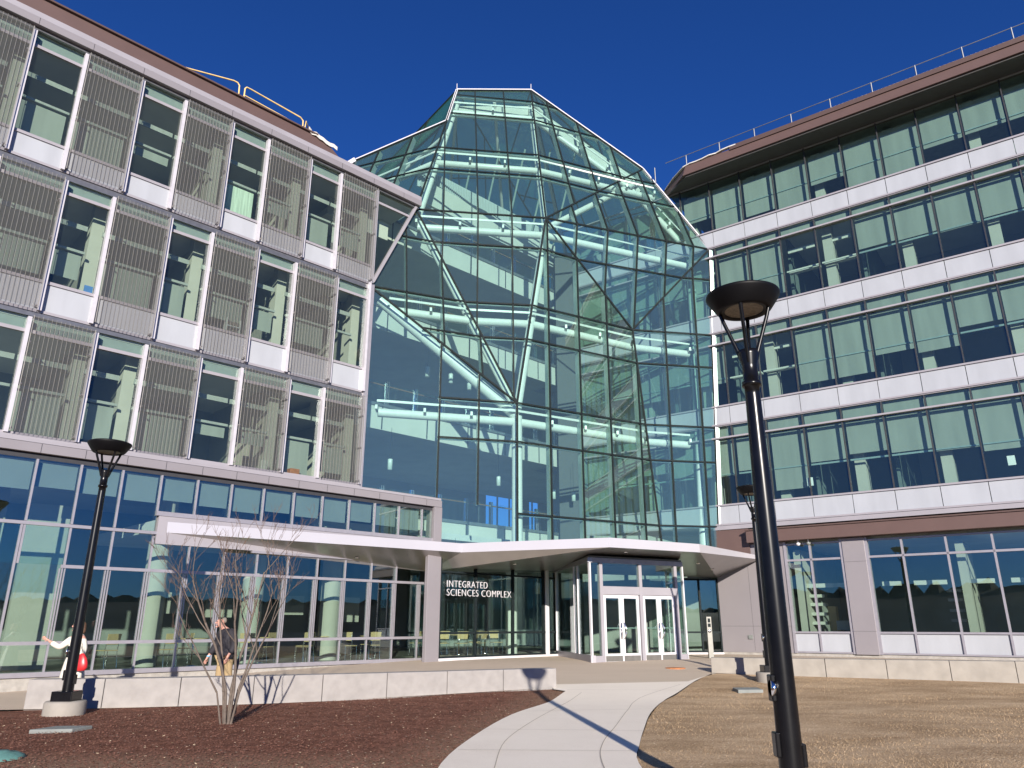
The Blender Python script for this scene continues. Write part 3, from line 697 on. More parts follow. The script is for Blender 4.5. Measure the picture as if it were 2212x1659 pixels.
def facet(poly, anchors, levels=LV, glassm=GL_AT, fins=True, w=.062, lab=None, edges=True):
    n = (poly[1] - poly[0]).cross(poly[2] - poly[0]).normalized()
    if n.dot(V3((0, 0, 0)) - poly[0]) < 0: n = -n       # towards the viewer
    s = MB(); s.slab(poly, n, .024); pn = s.build('glass_facet', glassm, atr)
    if lab: pn['label'] = lab
    hd = n.cross(V3((0, 0, 1))).normalized()
    if hd.x < 0: hd = -hd
    fd = n.cross(hd).normalized()
    if fd.z < 0: fd = -fd
    mm = MB(); ff = MB()
    for x, z in anchors:
        # point on the plane with this x and z
        a = n.x * x + n.z * z; y = (n.dot(poly[0]) - a) / n.y
        seg = clip(poly, V3((x, y, z)), fd, n)
        if seg:
            mm.bar(seg[0] + n * .03, seg[1] + n * .03, w, .05, n)
            if fins: ff.bar(seg[0] - n * .17, seg[1] - n * .17, .045, .26, n)
    zs = [p.z for p in poly]
    for z in levels:
        if min(zs) + .1 < z < max(zs) - .1:
            # horizontal line on the plane at this z
            x = poly[0].x; y = (n.dot(poly[0]) - n.x * x - n.z * z) / n.y
            seg = clip(poly, V3((x, y, z)), hd, n)
            if seg:
                mm.bar(seg[0] + n * .03, seg[1] + n * .03, w, .05, n)
                if fins: ff.bar(seg[0] - n * .09 - V3((0, 0, .05)), seg[1] - n * .09 - V3((0, 0, .05)), .05, .10, n)
    if edges:
        for a, b in zip(poly, poly[1:] + poly[:1]): mm.bar(a + n * .012, b + n * .012, w * 1.1, .06, n)
    mm.build('mullion_grid', DARKM, pn)
    if ff.v: ff.build('glass_fin', FINT, pn)
    return pn
facet([I_, H, H0, V3((-2.85, 27.52, 2.25)), V3((-2.85, 27.52, 4.3)), I0], [(-4.25, 5), (-2.80, 5), (-1.3, 5)])
facet([H, J, K_, N0, H0], [(1.55, 5), (2.9, 5), (4.22, 5), (5.62, 5)])
facet([K_, E_, JB, N0], [(7.02, 8), (8.52, 8)])
facet([J, E_, K_], [(2.94, 17.2), (4.39, 17.2), (5.85, 17.2), (7.28, 17.2), (8.67, 17.2)])
facet([G, J, H], [(-2.99, 17.2), (-1.49, 17.2), (0, 17.2)])
facet([G, I_, H], [(-4.27, 12.8), (-2.85, 12.8), (-1.3, 11.2)])
facet([G, J, B_, A_], [(-2.99, 17.2), (-1.49, 17.2), (0, 17.2)])
facet([J, B_, D_], [(2.71, 20), (4.14, 20), (5.5, 21.6)])
facet([J, D_, E_], [(2.94, 17.2), (4.39, 17.2), (5.85, 17.2), (7.28, 17.2), (8.67, 17.2)])
facet([G, C_, Lt, Lb], [(-5.15, 21.6), (-6.78, 21.6), (-3.7, 20)])
# rear of the glass roof
BR, BL, DR, LR = V3((4.0, 43, 20.3)), V3((-4.5, 43, 20.3)), V3((11.0, 38.5, 20.8)), V3((-12, 38, 20.3))
facet([A_, B_, BR], [(-.5, 24), (1, 24), (2.4, 23)], glassm=GL_BK, levels=[23.5], fins=False)
facet([A_, BR, BL], [(-3, 24), (-1.5, 24), (0, 22)], glassm=GL_BK, levels=[22, 24], fins=False)
facet([B_, D_, DR], [(4, 23), (6, 22.5), (8, 22)], glassm=GL_BK, levels=[24.5], fins=False)
facet([B_, DR, BR], [(4, 23), (6, 22)], glassm=GL_BK, levels=[22.5], fins=False)
facet([A_, BL, LR], [(-6, 23), (-8, 22)], glassm=GL_BK, levels=[22.5], fins=False)
facet([C_, LR, Lt], [(-6, 22.5)], glassm=GL_BK, levels=[], fins=False)
facet([A_, LR, C_], [(-5, 23)], glassm=GL_BK, levels=[], fins=False)
# white roof edges
m = MB()
up = V3((0, -.35, .9))
for a, b in ((Lt, C_), (C_, A_), (A_, B_), (B_, D_), (D_, E_)):
    m.bar(a + V3((0, .05, .05)), b + V3((0, .05, .05)), .12, .14, (0, -1, .3))
m.bar(Lt, Lt + V3((-1.0, .2, -.55)), .3, .2, (0, -1, .3))
m.build('roof_edge', WHITEM, atr)
for p in (A_, B_):
    m = MB(); m.tube([p + V3((0, 0, .1)), p + V3((0, 0, .42))], .018, 6); m.build('lightning_rod', WHITEM, atr)
m = MB(); m.bar(E_ + V3((.08, 0, .1)), JB + V3((.10, 0, .1)), .17, .16, (0, -1, 0)); m.build('white_jamb', WHITEM, atr)
m = MB(); 
for a, b in ((A_, B_), (B_, D_)):
    m.bar(a + V3((0, .55, -.85)), b + V3((0, .55, -.85)), .62, .06, (0, -1, .1))
m.build('ridge_lining', INWH, atr)
# steel tubes inside
def inn(p, z, k=.55):      # move inward a little
    return V3((p[0], p[1] + k, z))
def onedge(a, b, z): t = (z - a.z) / (b.z - a.z); return a + (b - a) * t
T = []
T.append(('ring_beam', [inn(G, 16.62), inn(J, 16.62), inn(E_, 16.62, .7) + V3((-.9, 0, 0))], .17))
gi = onedge(G, H, 12.2); jh = onedge(J, H, 12.2)
T.append(('ring_beam', [inn(I_, 12.15, .9) + V3((.7, 0, 0)), inn(gi, 12.15), inn(jh, 12.15), inn(onedge(J, K_, 12.8), 12.15), inn(JB, 12.15, .6) + V3((-.5, -.1, 0))], .17))
T.append(('ring_beam', [inn(I_, 7.75, .6) + V3((.5, 0, 0)), inn(H, 7.75), inn(K_, 7.75, .55) + V3((.5, .3, 0)), inn(JB, 7.75, .6) + V3((-.8, -.1, 0))], .17))
a4 = onedge(G, A_, 20.9); b4 = onedge(J, B_, 20.9)
T.append(('ring_beam', [inn(Lt, 20.6, .4) + V3((1.1, -.4, 0)), inn(a4, 20.9), inn(b4, 20.9), inn(onedge(D_, J, 20.9), 20.9) + V3((2.2, .8, 0))], .16))
T.append(('ring_beam', [inn(onedge(G, A_, 25.0), 25.0), inn(onedge(J, B_, 25.1), 25.1), inn(D_, 21.9) + V3((-.6, -.2, -.2)), inn(E_, 17.6) + V3((-.8, .3, 0))], .16))
T.append(('diagonal_strut', [inn(G, 17.0), inn(H, 8.2)], .15))
T.append(('diagonal_strut', [inn(I_, 12.5, .7) + V3((.3, 0, 0)), inn(H, 8.0)], .22))
T.append(('diagonal_strut', [inn(J, 16.9), inn(H, 8.2)], .17))
T.append(('main_column', [inn(H, 8.0), inn(H, 2.35)], .21)); T.append(('lobby_column', [V3((-.02, 31.1, 2.6)), V3((-.02, 31.1, -1.2))], .23))
T.append(('diagonal_strut', [inn(A_, 26.0), inn(G, 17.0)], .14))
T.append(('diagonal_strut', [inn(B_, 26.5), inn(J, 17.0)], .15))
T.append(('edge_column', [V3((8.35, 32.9, 2.3)), V3((8.75, 32.9, 15.5))], .2))
T.append(('diagonal_strut', [inn(J, 17.0), inn(D_, 22.4)], .15))
for nm, pts, r in T:
    m = MB(); m.tube(pts, r, 16); t_ = m.build(nm, TUBE, atr)
    if nm == 'ring_beam':
        q = MB()
        for a, b in zip(pts, pts[1:]):
            L = (b - a).length; n = max(1, int(L / 1.5))
            for k in range(n + 1):
                c = a.lerp(b, k / n); q.bar(c + V3((0, -.12, .05)), c + V3((0, -.42, .12)), .09, .16, (0, 0, 1))
            q.bar(a + V3((0, -.35, .38)), b + V3((0, -.35, .38)), .035, .09, (0, 0, 1))
        q.build('bracket', TUBE, t_)
# rafters under the rear roof
m = MB()
for a, b in ((A_, BL), (B_, BR), (B_, DR), (A_ + (B_ - A_) * .5, (BL + BR) / 2), (C_, LR)):
    m.tube([a + V3((0, .3, -.5)), b + V3((0, 0, -.4))], .09, 8)
m.build('rafter', TUBE, atr)
m = MB()
for k in range(5):
    x = -3.2 + 1.35 * k
    m.bar((x, 36.2, 19.5), (x + 1.2, 33.6, 24.0), .09, .14, (0, -1, 0))
m.build('slender_rafter', FINT, atr)
# balconies parallel to the left wing
def balcony(zf, s0, s1, last=False):
    m = MB(); m.fbox(LI, s0, s1, 0, .06, zf - 1.0, zf); b = m.build('balcony', INWH, atr)
    m = MB(); m.fbox(LI, s0, s1, -9, 0, zf - .95, zf - .65); m.fbox(LI, s1 + .01, 42, -9, -1.6, zf - .95, zf - .65); m.build('balcony_soffit', CEILD, b)
    m = MB()
    for k in range(int((s1 - s0) / 2.35) + 1): m.fbox(LI, s0 + .9 + 2.35 * k, s0 + .96 + 2.35 * k, .06, .066, zf - .98, zf - .02)
    m.build('fascia_joint', SLOT, b)
    m = MB(); m.fbox(LI, s0, s1, .07, .13, zf - .02, zf + .10); m.build('shoe_rail', GAL, b)
    m = MB(); m.fbox(LI, s0, s1, .01, .022, zf + .1, zf + 1.05); m.build('balustrade', GL_P, b)
    m = MB()
    k = s0 + .4
    while k < s1: m.fbox(LI, k, k + .045, -.03, .09, zf, zf + 1.12); m.fbox(LI, k + .10, k + .145, -.03, .09, zf, zf + 1.12); k += 1.5
    m.build('balustrade_post', CHROME, b)
    m = MB(); m.fbox(LI, s0, s1, -.16, -.10, zf + .95, zf + 1.0); m.build('handrail', WOODO, b)
for zf in (17.3, 12.95, 8.6, 4.2): balcony(zf, 13.6, 27.6)
m = MB(); m.fbox(LI, 18.6, 27.8, -.2, .05, 19.0, 20.2); m.build('attic_fascia', INWH, atr)
m = MB()
for k in range(84): m.fbox(LI, 18.7 + .11 * k, 18.76 + .11 * k, -.55, -.48, 20.2, 21.35)
m.fbox(LI, 18.6, 28, -.62, -.56, 20.2, 21.4)
m.build('ribbed_parapet', RIB, atr)
m = MB(); m.fbox(LI, 18.6, 28.2, -9, -.05, 18.9, 19.1); m.build('attic_soffit', CEILD, atr)
m = MB()
for a, b, z0, z1 in ((13.6, 17.6, -1.2, 18.9), (19.6, 21.8, -1.2, 18.9), (23.6, 25.2, 4.2, 18.9), (25.2, 44, 8.3, 18.9), (17.6, 23.6, 8.3, 18.9), (17.6, 31, -1.2, 8.3), (31, 44, -1.2, 4.25), (36.2, 44, 4.25, 8.3)): m.fbox(LI, a, b, -9.3, -9, z0, z1)
m.build('back_wall', INGREY, atr)
m = MB(); m.fbox(LI, 33.3, 34.6, -8.9, -8.7, 4.3, 8); m.fbox(LI, 35.6, 36.3, -8.9, -8.7, 4.3, 8); m.build('rust_panel', BRICK, atr)
m = MB()
for k in range(6): m.fbox(LI, 31 + 1.05 * k, 31.06 + 1.05 * k, -9.1, -9.0, 4.2, 8.4)
m.fbox(LI, 31, 36.5, -9.1, -9.02, 5.3, 5.38); m.build('rear_mullion', MULL, atr)
m = MB(); m.fbox(LI, 13.2, 30, -9.2, .9, -1.35, -1.14); m.build('atrium_floor', INFLOOR, atr)
m = MB(); m.box(2.35, 3.7, 36.6, 46, -1.2, 19.5); m.build('lift_core', mat('lift_core_dark', (.035, .038, .04), .6), atr)
m = MB(); m.box(3.2, 9.0, 34.6, 35.2, -1.2, 3.9); m.build('dark_core_wall', INGREY, atr)
m = MB(); m.fbox(RU, 12.2, 16.5, -3.2, -3.0, -1.2, 3.9); m.build('green_lobby_wall', mat('pale_green_wall', (.46, .60, .40), .8), atr)
m = MB(); m.fbox(LI, 13.3, 26, -.1, 1.5, 3.25, 3.5); m.build('lobby_ceiling', CEIL, atr)
# pendants hanging over the lobby
def pendant(x, y, z, L=.55):
    t = thing('pendant_lamp', 'frosted cylinder pendant lamp hanging inside the glass lobby', 'lamp', (x, y, z), 'pendant lamps hanging in the atrium')
    m = MB(); m.lathe([(.0, 0), (.10, 0), (.10, .42), (.09, .44), (.0, .44)], (x, y, z), 16); m.build('shade', PENDG, t)
    m = MB(); m.tube([(x, y, z + .44), (x, y, z + .44 + L)], .008, 6); m.build('cord', DARKM, t)
for p in ((-2.2, 29.2, 1.35), (.1, 31.4, 1.5), (1.1, 32.8, 1.25), (-.1, 31.6, .75)): pendant(*p, L=3.2 - p[2] - .45)
for p in ((-3.6, 29.8, 10.0), (-2.7, 31.0, 10.1), (-1.9, 31.3, 9.9), (-4.9, 29.3, 5.9), (-.6, 32.9, 5.9), (2.0, 35.3, 5.7), (3.0, 36.0, 5.7)):
    pendant(*p, L=(7.65 if p[2] < 8 else 12.0) - p[2] - .44)
# entrance glazing under the canopy, in the plane of the left wing
KE = 20.6 / 21.5
EN = [17.56 * KE, 19.28 * KE, 21.25 * KE, 23.0 * KE]
en = MB()
for k, t in enumerate(EN): en.fbox(LE, t - .035, t + .035, -.08, .05, -1.08, 2.2)
en.fbox(LE, 17.5 * KE, 23.7 * KE, -.08, .05, -.31, -.235); en.fbox(LE, 17.5 * KE, 23.7 * KE, -.08, .05, -1.10, -1.02); en.fbox(LE, 17.5 * KE, 23.7 * KE, -.06, .04, 1.73, 1.79)
enm = en.build('entrance_mullion', DARKM, atr)
m = MB(); m.fbox(LE, 17.55 * KE, 23.6 * KE, -.024, 0, -1.02, 2.25); m.build('entrance_pane', GL_B, enm)
m = MB(); m.fbox(LE, 17.5 * KE, 23.75 * KE, -.1, .10, g(27) - .04, -1.08); m.fbox(LE, 23.0 * KE + .05, 23.2 * KE + .05, -.1, .08, -1.08, 2.2); m.build('entrance_sill', WHITEM, atr)
# right-hand lobby window
q1, q2 = V3((6.35, 32.35, 0)), V3((8.72, 32.52, 0)); dq = (q2 - q1).normalized(); nq = V3((dq.y, -dq.x, 0))
m = MB()
for t in (0, 1.55, 2.35):
    c = q1 + dq * t; m.bar((c.x, c.y, -1.05), (c.x, c.y, 1.85), .07, .1, nq)
for z in (-.30, -1.05, 1.82): m.bar((q1.x, q1.y, z), (q2.x, q2.y, z), .07, .1, nq)
m.build('lobby_window_frame', DARKM, atr)
m = MB(); m.slab([V3((q1.x, q1.y, -1.05)), V3((q2.x, q2.y, -1.05)), V3((q2.x, q2.y, 1.8)), V3((q1.x, q1.y, 1.8))], nq, .02); m.build('lobby_window_pane', GL_B, atr)
m = MB(); m.bar((q1.x - 1.2, q1.y - .2, -1.16), (q2.x, q2.y - .06, -1.16), .14, .16, nq); m.build('lobby_window_sill', WHITEM, atr)

# ---- sign letters on the entrance glass
sg = thing('sign_lettering', 'grey metal letters reading INTEGRATED SCIENCES COMPLEX on the entrance glass', 'sign', LE.p(18.6, .08, 1.0))
def text(body, size, s0, z0, width):
    cu = bpy.data.curves.new('t', 'FONT'); cu.body = body; cu.size = size; cu.extrude = .012; cu.space_character = 1.12; cu.offset = -.004
    o = bpy.data.objects.new('t', cu); col.objects.link(o); dg = bpy.context.evaluated_depsgraph_get()
    me = bpy.data.meshes.new_from_object(o.evaluated_get(dg)); bpy.data.objects.remove(o)
    xs = [v.co.x for v in me.vertices]; ys_ = [v.co.y for v in me.vertices]
    kx = width / (max(xs) - min(xs)); ky = size / (max(ys_) - min(ys_)); off = Vector(sg.location)
    for v in me.vertices:
        p = LE.p(s0 + (v.co.x - min(xs)) * kx, .075 + v.co.z, z0 + (v.co.y - min(ys_)) * ky)
        v.co = Vector((p[0], p[1], p[2] + EYE)) - off
    me.materials.append(mat('letter_steel', (.70, .68, .70), .45, .0, .03))
    q = bpy.data.objects.new('letters', me); col.objects.link(q); q.parent = sg; return q
text('INTEGRATED', .225, 17.82 * KE, 1.30 * KE, 1.99 * KE)
text('SCIENCES COMPLEX', .225, 17.82 * KE, 1.0 * KE, 3.25 * KE)

# ================================================================== CANOPY
cp = thing('entrance_canopy', 'angular white metal canopy over the entrance', 'canopy', (1.5, 27, 2.3))
Pt = {}
def lb(s, z, o=0): return V3(LB.p(s, o, z))
Q1 = lb(7.55, 2.42, .02); Q2 = lb(10.45, 2.05); Q3 = lb(17.0, 1.80); Q4 = V3((1.95, 31.6, 2.03)); Q5 = V3((8.72, 32.5, 1.90))
P1 = V3((-9.72, 20.62, 2.42)); P2 = V3((-1.77, 26.4, 2.40)); P3 = V3((3.19, 24.6, 2.40)); P4 = V3((6.62, 26.65, 2.42)); P5 = V3((10.24, 31.3, 2.56))
ZT = 2.71
tris = [(Q1, P2, Q3), (Q1, Q3, Q2), (P2, P3, Q3), (P3, Q4, Q3), (P3, P4, Q4), (P4, Q5, Q4), (P4, P5, Q5)]
m = MB()
for t in tris:
    n = (t[1] - t[0]).cross(t[2] - t[0]); t = t if n.z < 0 else t[::-1]
    m.add(t, [(0, 1, 2)])
m.build('canopy_soffit', SOFF, cp)
fr_ = [Q1, P2, P3, P4, P5]; bk = [Q5, Q4, Q3, Q2]
m = MB()
for a, b in zip(fr_, fr_[1:]):
    a2, b2 = V3((a.x, a.y, ZT)), V3((b.x, b.y, ZT)); m.add([a, b, b2, a2], [(0, 1, 2, 3)])
full = fr_ + bk
m.build('canopy_fascia', CANM, cp)
m = MB()
top = [V3((p.x, p.y, ZT)) for p in full]
for t in tris: m.add([V3((p.x, p.y, ZT)) for p in (t if (t[1] - t[0]).cross(t[2] - t[0]).z > 0 else t[::-1])], [(0, 1, 2)])
m.build('canopy_top', ALUP, cp)
m = MB()
for x, y, z in ((-5.6, 24.2, 2.235), (-3.4, 25.9, 2.16), (-.2, 26.9, 2.25), (4.2, 26.2, 2.30), (5.3, 27.6, 2.29), (7.2, 29.0, 2.25), (8.2, 30.2, 2.25), (1.9, 25.9, 2.33)):
    pass
# downlights sit flush in the soffit: find its height by the triangle under each point
def soff_z(x, y):
    for t in tris:
        a, b, c = t; d = (b.y - c.y) * (a.x - c.x) + (c.x - b.x) * (a.y - c.y)
        u = ((b.y - c.y) * (x - c.x) + (c.x - b.x) * (y - c.y)) / d; v = ((c.y - a.y) * (x - c.x) + (a.x - c.x) * (y - c.y)) / d
        if u >= -.01 and v >= -.01 and u + v <= 1.01: return a.z * u + b.z * v + c.z * (1 - u - v)
    return 2.2
for x, y in ((-5.1, 24.9), (-2.9, 26.6), (.1, 27.2), (3.9, 26.0), (5.3, 27.4), (7.1, 29.0), (8.0, 30.4)):
    z = soff_z(x, y); m.lathe([(.0, -.012), (.07, -.012), (.085, .01)], (x, y, z), 14)
m.build('downlight', CHROME, cp)

# ================================================================== ENTRANCE VESTIBULE
f0, f1 = V3((2.62, 25.85, 0)), V3((6.20, 27.85, 0)); du = (f1 - f0).normalized(); nu = V3((du.y, -du.x, 0))
ves = thing('entrance_vestibule', 'projecting glass entrance vestibule with two pairs of metal doors', 'vestibule', (f0.x, f0.y, -1.18))
ZF, ZC = -1.2, 2.02
def vp(t, o, z): q = f0 + du * t + nu * o; return (q.x, q.y, z)
class VF:
    p = staticmethod(vp)
W = (f1 - f0).length
bk0 = V3((1.78, 30.9, 0)); ds = (bk0 - f0).normalized(); LS = (bk0 - f0).length; ns = V3((-ds.y, ds.x, 0)); ns = ns if ns.x < 0 else -ns
class SF:
    @staticmethod
    def p(t, o, z): q = f0 + ds * t + ns * o; return (q.x, q.y, z)
m = MB()
m.fbox(VF, 0, W, -.10, .06, ZC, ZC + .16); m.fbox(SF, -.05, LS, -.10, .06, ZC, ZC + .16)
m.build('head_frame', mat('shaded_grey_frame', (.30, .30, .33), .4, .5), ves)
m = MB(); m.prism([(f0.x, f0.y), (f1.x, f1.y), (6.3, 32.3), (1.85, 31.0)], ZC + .16, 2.25); m.build('vestibule_roof', GREYP, ves)
m = MB(); m.fbox(VF, 0, .42, -.12, .05, ZF, ZF + .22); m.fbox(VF, W - .34, W, -.12, .05, ZF, ZF + .22); m.fbox(SF, -.05, LS, -.12, .05, ZF, ZF + .24)
m.build('base_frame', ALUP, ves)
# posts
dx = [.46, 2.14, 3.74]
m = MB()
m.fbox(VF, dx[0] - .07, dx[0] + .05, -.10, .06, ZF, ZC); m.fbox(VF, dx[1] - .06, dx[1] + .06, -.10, .06, ZF, ZC); m.fbox(VF, dx[2] - .05, dx[2] + .07, -.10, .06, ZF, ZC)
for a, b in ((dx[0] + .05, dx[1] - .06), (dx[1] + .06, dx[2] - .05)):
    m.fbox(VF, a, b, -.08, .05, .98, 1.25)
m.build('door_frame', ALUP, ves, bevel=.006)
m = MB(); m.fbox(VF, -.02, .03, -.05, .05, ZF, ZC); m.fbox(VF, W - .03, W + .02, -.05, .05, ZF, ZC); m.fbox(SF, 1.55, 1.62, -.05, .04, ZF, ZC); m.fbox(SF, 2.1, 2.14, -.05, .04, ZF, ZC); m.fbox(SF, LS - .1, LS, -.08, .05, ZF, ZC)
m.build('corner_post', WHITEM, ves)
m = MB(); m.fbox(SF, .03, LS - .1, -.012, .008, ZF + .24, ZC); m.build('side_pane', GL_B, ves)
m = MB(); m.fbox(VF, .03, dx[0] - .07, -.012, .008, ZF + .22, ZC); m.build('side_light', GL_B, ves)
m = MB(); m.fbox(VF, dx[2] + .07, W - .03, -.012, .008, ZF + .22, ZC); m.build('side_light', GL_B, ves)
m = MB(); m.fbox(VF, dx[0] + .05, dx[1] - .06, -.012, .008, 1.25, ZC); m.fbox(VF, dx[1] + .06, dx[2] - .05, -.012, .008, 1.25, ZC); m.build('transom_pane', GL_B, ves)
# right return wall of the vestibule
m = MB()
r0 = f1; rd = V3((-.1, 1, 0)).normalized(); rn = V3((1, .1, 0)).normalized()
m.slab([V3((r0.x, r0.y, ZF + .2)), V3((r0.x - .4, r0.y + 4.3, ZF + .2)), V3((r0.x - .4, r0.y + 4.3, ZC)), V3((r0.x, r0.y, ZC))], rn, .02); m.build('side_pane', GL_B, ves)
m = MB(); m.bar((r0.x - .18, r0.y + 2, ZF), (r0.x - .18, r0.y + 2, ZC), .06, .06, rn); m.bar((r0.x, r0.y, ZF + .1), (r0.x - .4, r0.y + 4.3, ZF + .1), .2, .06, rn); m.build('side_frame', WHITEM, ves)
def door(a, b, hs):
    m = MB(); st = .10
    m.fbox(VF, a, a + st, -.05, .0, ZF + .03, .98); m.fbox(VF, b - st, b, -.05, .0, ZF + .03, .98)
    m.fbox(VF, a + st, b - st, -.05, .0, .86, .98); m.fbox(VF, a + st, b - st, -.05, .0, ZF + .03, ZF + .28)
    d = m.build('door', WHITEM, ves, bevel=.004)
    m = MB(); m.fbox(VF, a + st, b - st, -.03, -.015, ZF + .28, .86); m.build('door_glass', GL_B, d)
    m = MB(); m.fbox(VF, a + .03, b - .03, 0, .008, ZF + .04, ZF + .21); m.build('kick_plate', mat('dull_kick_plate', (.22, .21, .19), .5, .5), d)
    m = MB(); m.fbox(VF, a + st, b - st, -.06, -.04, -.13, -.09); m.build('push_bar', FINT, d)
    h = (b - .05) if hs > 0 else (a + .05)
    m = MB()
    P = [vp(h - .0 * hs, .02, .02), vp(h - .02 * hs, .10, -.02), vp(h - .055 * hs, .12, -.14), vp(h - .05 * hs, .12, -.3), vp(h - .01 * hs, .10, -.42)]
    P = [vp(h - hs * .045 * math.sin(math.pi * k / 8), .02 + .09 * math.sin(math.pi * k / 8), .05 - .5 * k / 8) for k in range(9)]
    m.tube(P, .022, 8); m.build('handle', CHROME, d)
for a, b in ((dx[0] + .05, dx[1] - .06), (dx[1] + .06, dx[2] - .05)):
    c = (a + b) / 2; door(a + .03, c - .005, 1); door(c + .005, b - .03, -1)

# ================================================================== LOW WALLS
def lowwall(name, pts, ztop, th, label, joints, m_):
    t = thing(name, label, 'wall', (pts[0][0], pts[0][1], g(pts[0][1])))
    # blocks of about 1.5 m with open joints between
    P = [V3((x, y, 0)) for x, y in pts]; L = [0]
    for a, b in zip(P, P[1:]): L.append(L[-1] + (b - a).length)
    def at(s):
        for i in range(len(P) - 1):
            if s <= L[i + 1] + 1e-6: return P[i].lerp(P[i + 1], (s - L[i]) / (L[i + 1] - L[i]))
        return P[-1]
    n = joints; rnd = random.Random(4)
    for k in range(n):
        a, b = at(L[-1] * k / n), at(L[-1] * (k + 1) / n); d = (b - a).normalized(); nn = V3((-d.y, d.x, 0))
        a = a + d * .006; b = b - d * .006
        q = [a, b, b + nn * th, a + nn * th]; dz = rnd.uniform(-.003, .003)
        m = MB(); m.hexa([(p.x, p.y, g(p.y) - .25) for p in q] + [(p.x, p.y, ztop + dz) for p in q])
        m.build('stone_block', m_, t, bevel=.012)
    return t
lowwall('low_stone_wall', wallLpts, -1.02, .42, 'low white granite wall between the mulch bed and the plaza', 8, GRANITE)
lowwall('low_concrete_wall', wallRpts, -.90, .42, 'low pale concrete wall edging the straw-coloured lawn', 9, CONC)

# ================================================================== STREET LAMPS
def lamp(label, x, y, gz, rot=0, fittings=True, foot=.28, hgt=5.12, sc=1.0):
    t = thing('street_lamp', label, 'street lamp', (x, y, gz), 'black bowl-topped street lamps')
    zb = gz + foot; zr = gz + hgt          # top of concrete footing, rim
    m = MB(); m.lathe([(0, gz + foot - .01), (.33, gz + foot - .01), (.35, gz + foot - .04), (.355, gz - .35), (.3, gz - .4)], (x, y, 0), 36); m.build('concrete_footing', CONC, t)
    m = MB(); m.box(x - .19, x + .19, y - .19, y + .19, zb - .012, zb + .16); m.build('base_cover', BLACKP, t, bevel=.012)
    m = MB(); m.lathe([(.098, zb + .14), (.086, gz + 2.2), (.067, zr - .98), (.067, zr - .90), (.085, zr - .90), (.085, zr - .86), (.068, zr - .86), (.070, zr - .70), (.092, zr - .60), (.092, zr - .56), (0, zr - .55)], (x, y, 0), 28)
    m.build('pole', BLACKP, t)
    for k in range(4):
        a = R_(45 + 90 * k) + rot; c, s = math.cos(a), math.sin(a)
        P = [(x + c * r, y + s * r, z) for r, z in ((.062, zr - .68), (.10, zr - .58), (.165, zr - .42), (.235, zr - .25), (.265, zr - .16))]
        m = MB(); m.tube(P, [.030, .026, .022, .022, .024], 8); m.build('yoke_arm', BLACKP, t)
    m = MB()
    m.lathe([(0, zr + .055), (.20, zr + .045), (.36, zr + .018), (.405, zr), (.41, zr - .015), (.405, zr - .035), (.36, zr - .105), (.305, zr - .185), (.285, zr - .20), (.255, zr - .20), (.21, zr - .185), (.195, zr - .14), (0, zr - .13)], (x, y, 0), 48)
    m.build('bowl', mat('black_powder_coat', (.004, .004, .005), .5, 0, .2, spec=.18), t)
    m = MB(); m.lathe([(.212, zr - .188), (.19, zr - .175), (.10, zr - .165), (0, zr - .16)], (x, y, 0), 36); m.build('lens', LENS, t)
    if sc != 1:
        for ch in t.children:
            if ch.name.startswith(('bowl', 'lens', 'yoke')):
                for v in ch.data.vertices: v.co.x *= sc; v.co.y *= sc; v.co.z = (hgt) + (v.co.z - hgt) * (sc if not ch.name.startswith('yoke') else 1)
    if fittings:
        for q in ((.08, .115, -.05, .55, .72), (-.12, -.08, -.05, .62, .8), (-.115, -.075, -.055, 1.02, 1.22)):
            m = MB(); m.box(x + q[0], x + q[1], y + q[2], y + q[2] + .1, gz + q[3], gz + q[4]); m.build('outlet_cover', BLACKP, t, bevel=.01)
        m = MB(); m.lathe([(.0, 0), (.06, 0), (.06, .03), (0, .03)], (0, 0, 0), 18)
        m.v = [(x - .085 - p[2], y - .03 + p[0], gz + 1.12 + p[1]) for p in m.v]; m.build('round_cap', CHROME, t)
    return t
lamp('tall black lamp nearest the camera, rising in front of the right wing', 2.17, 6.38, -1.6, .35, True, .03, 4.55, .82)
lamp('black lamp on a round concrete footing in the mulch bed at left', -8.2, 14.75, -1.6, .2)
lamp('distant black lamp mostly hidden behind the nearest pole by the right wall', 6.72, 20.7, g(20.7), .1)

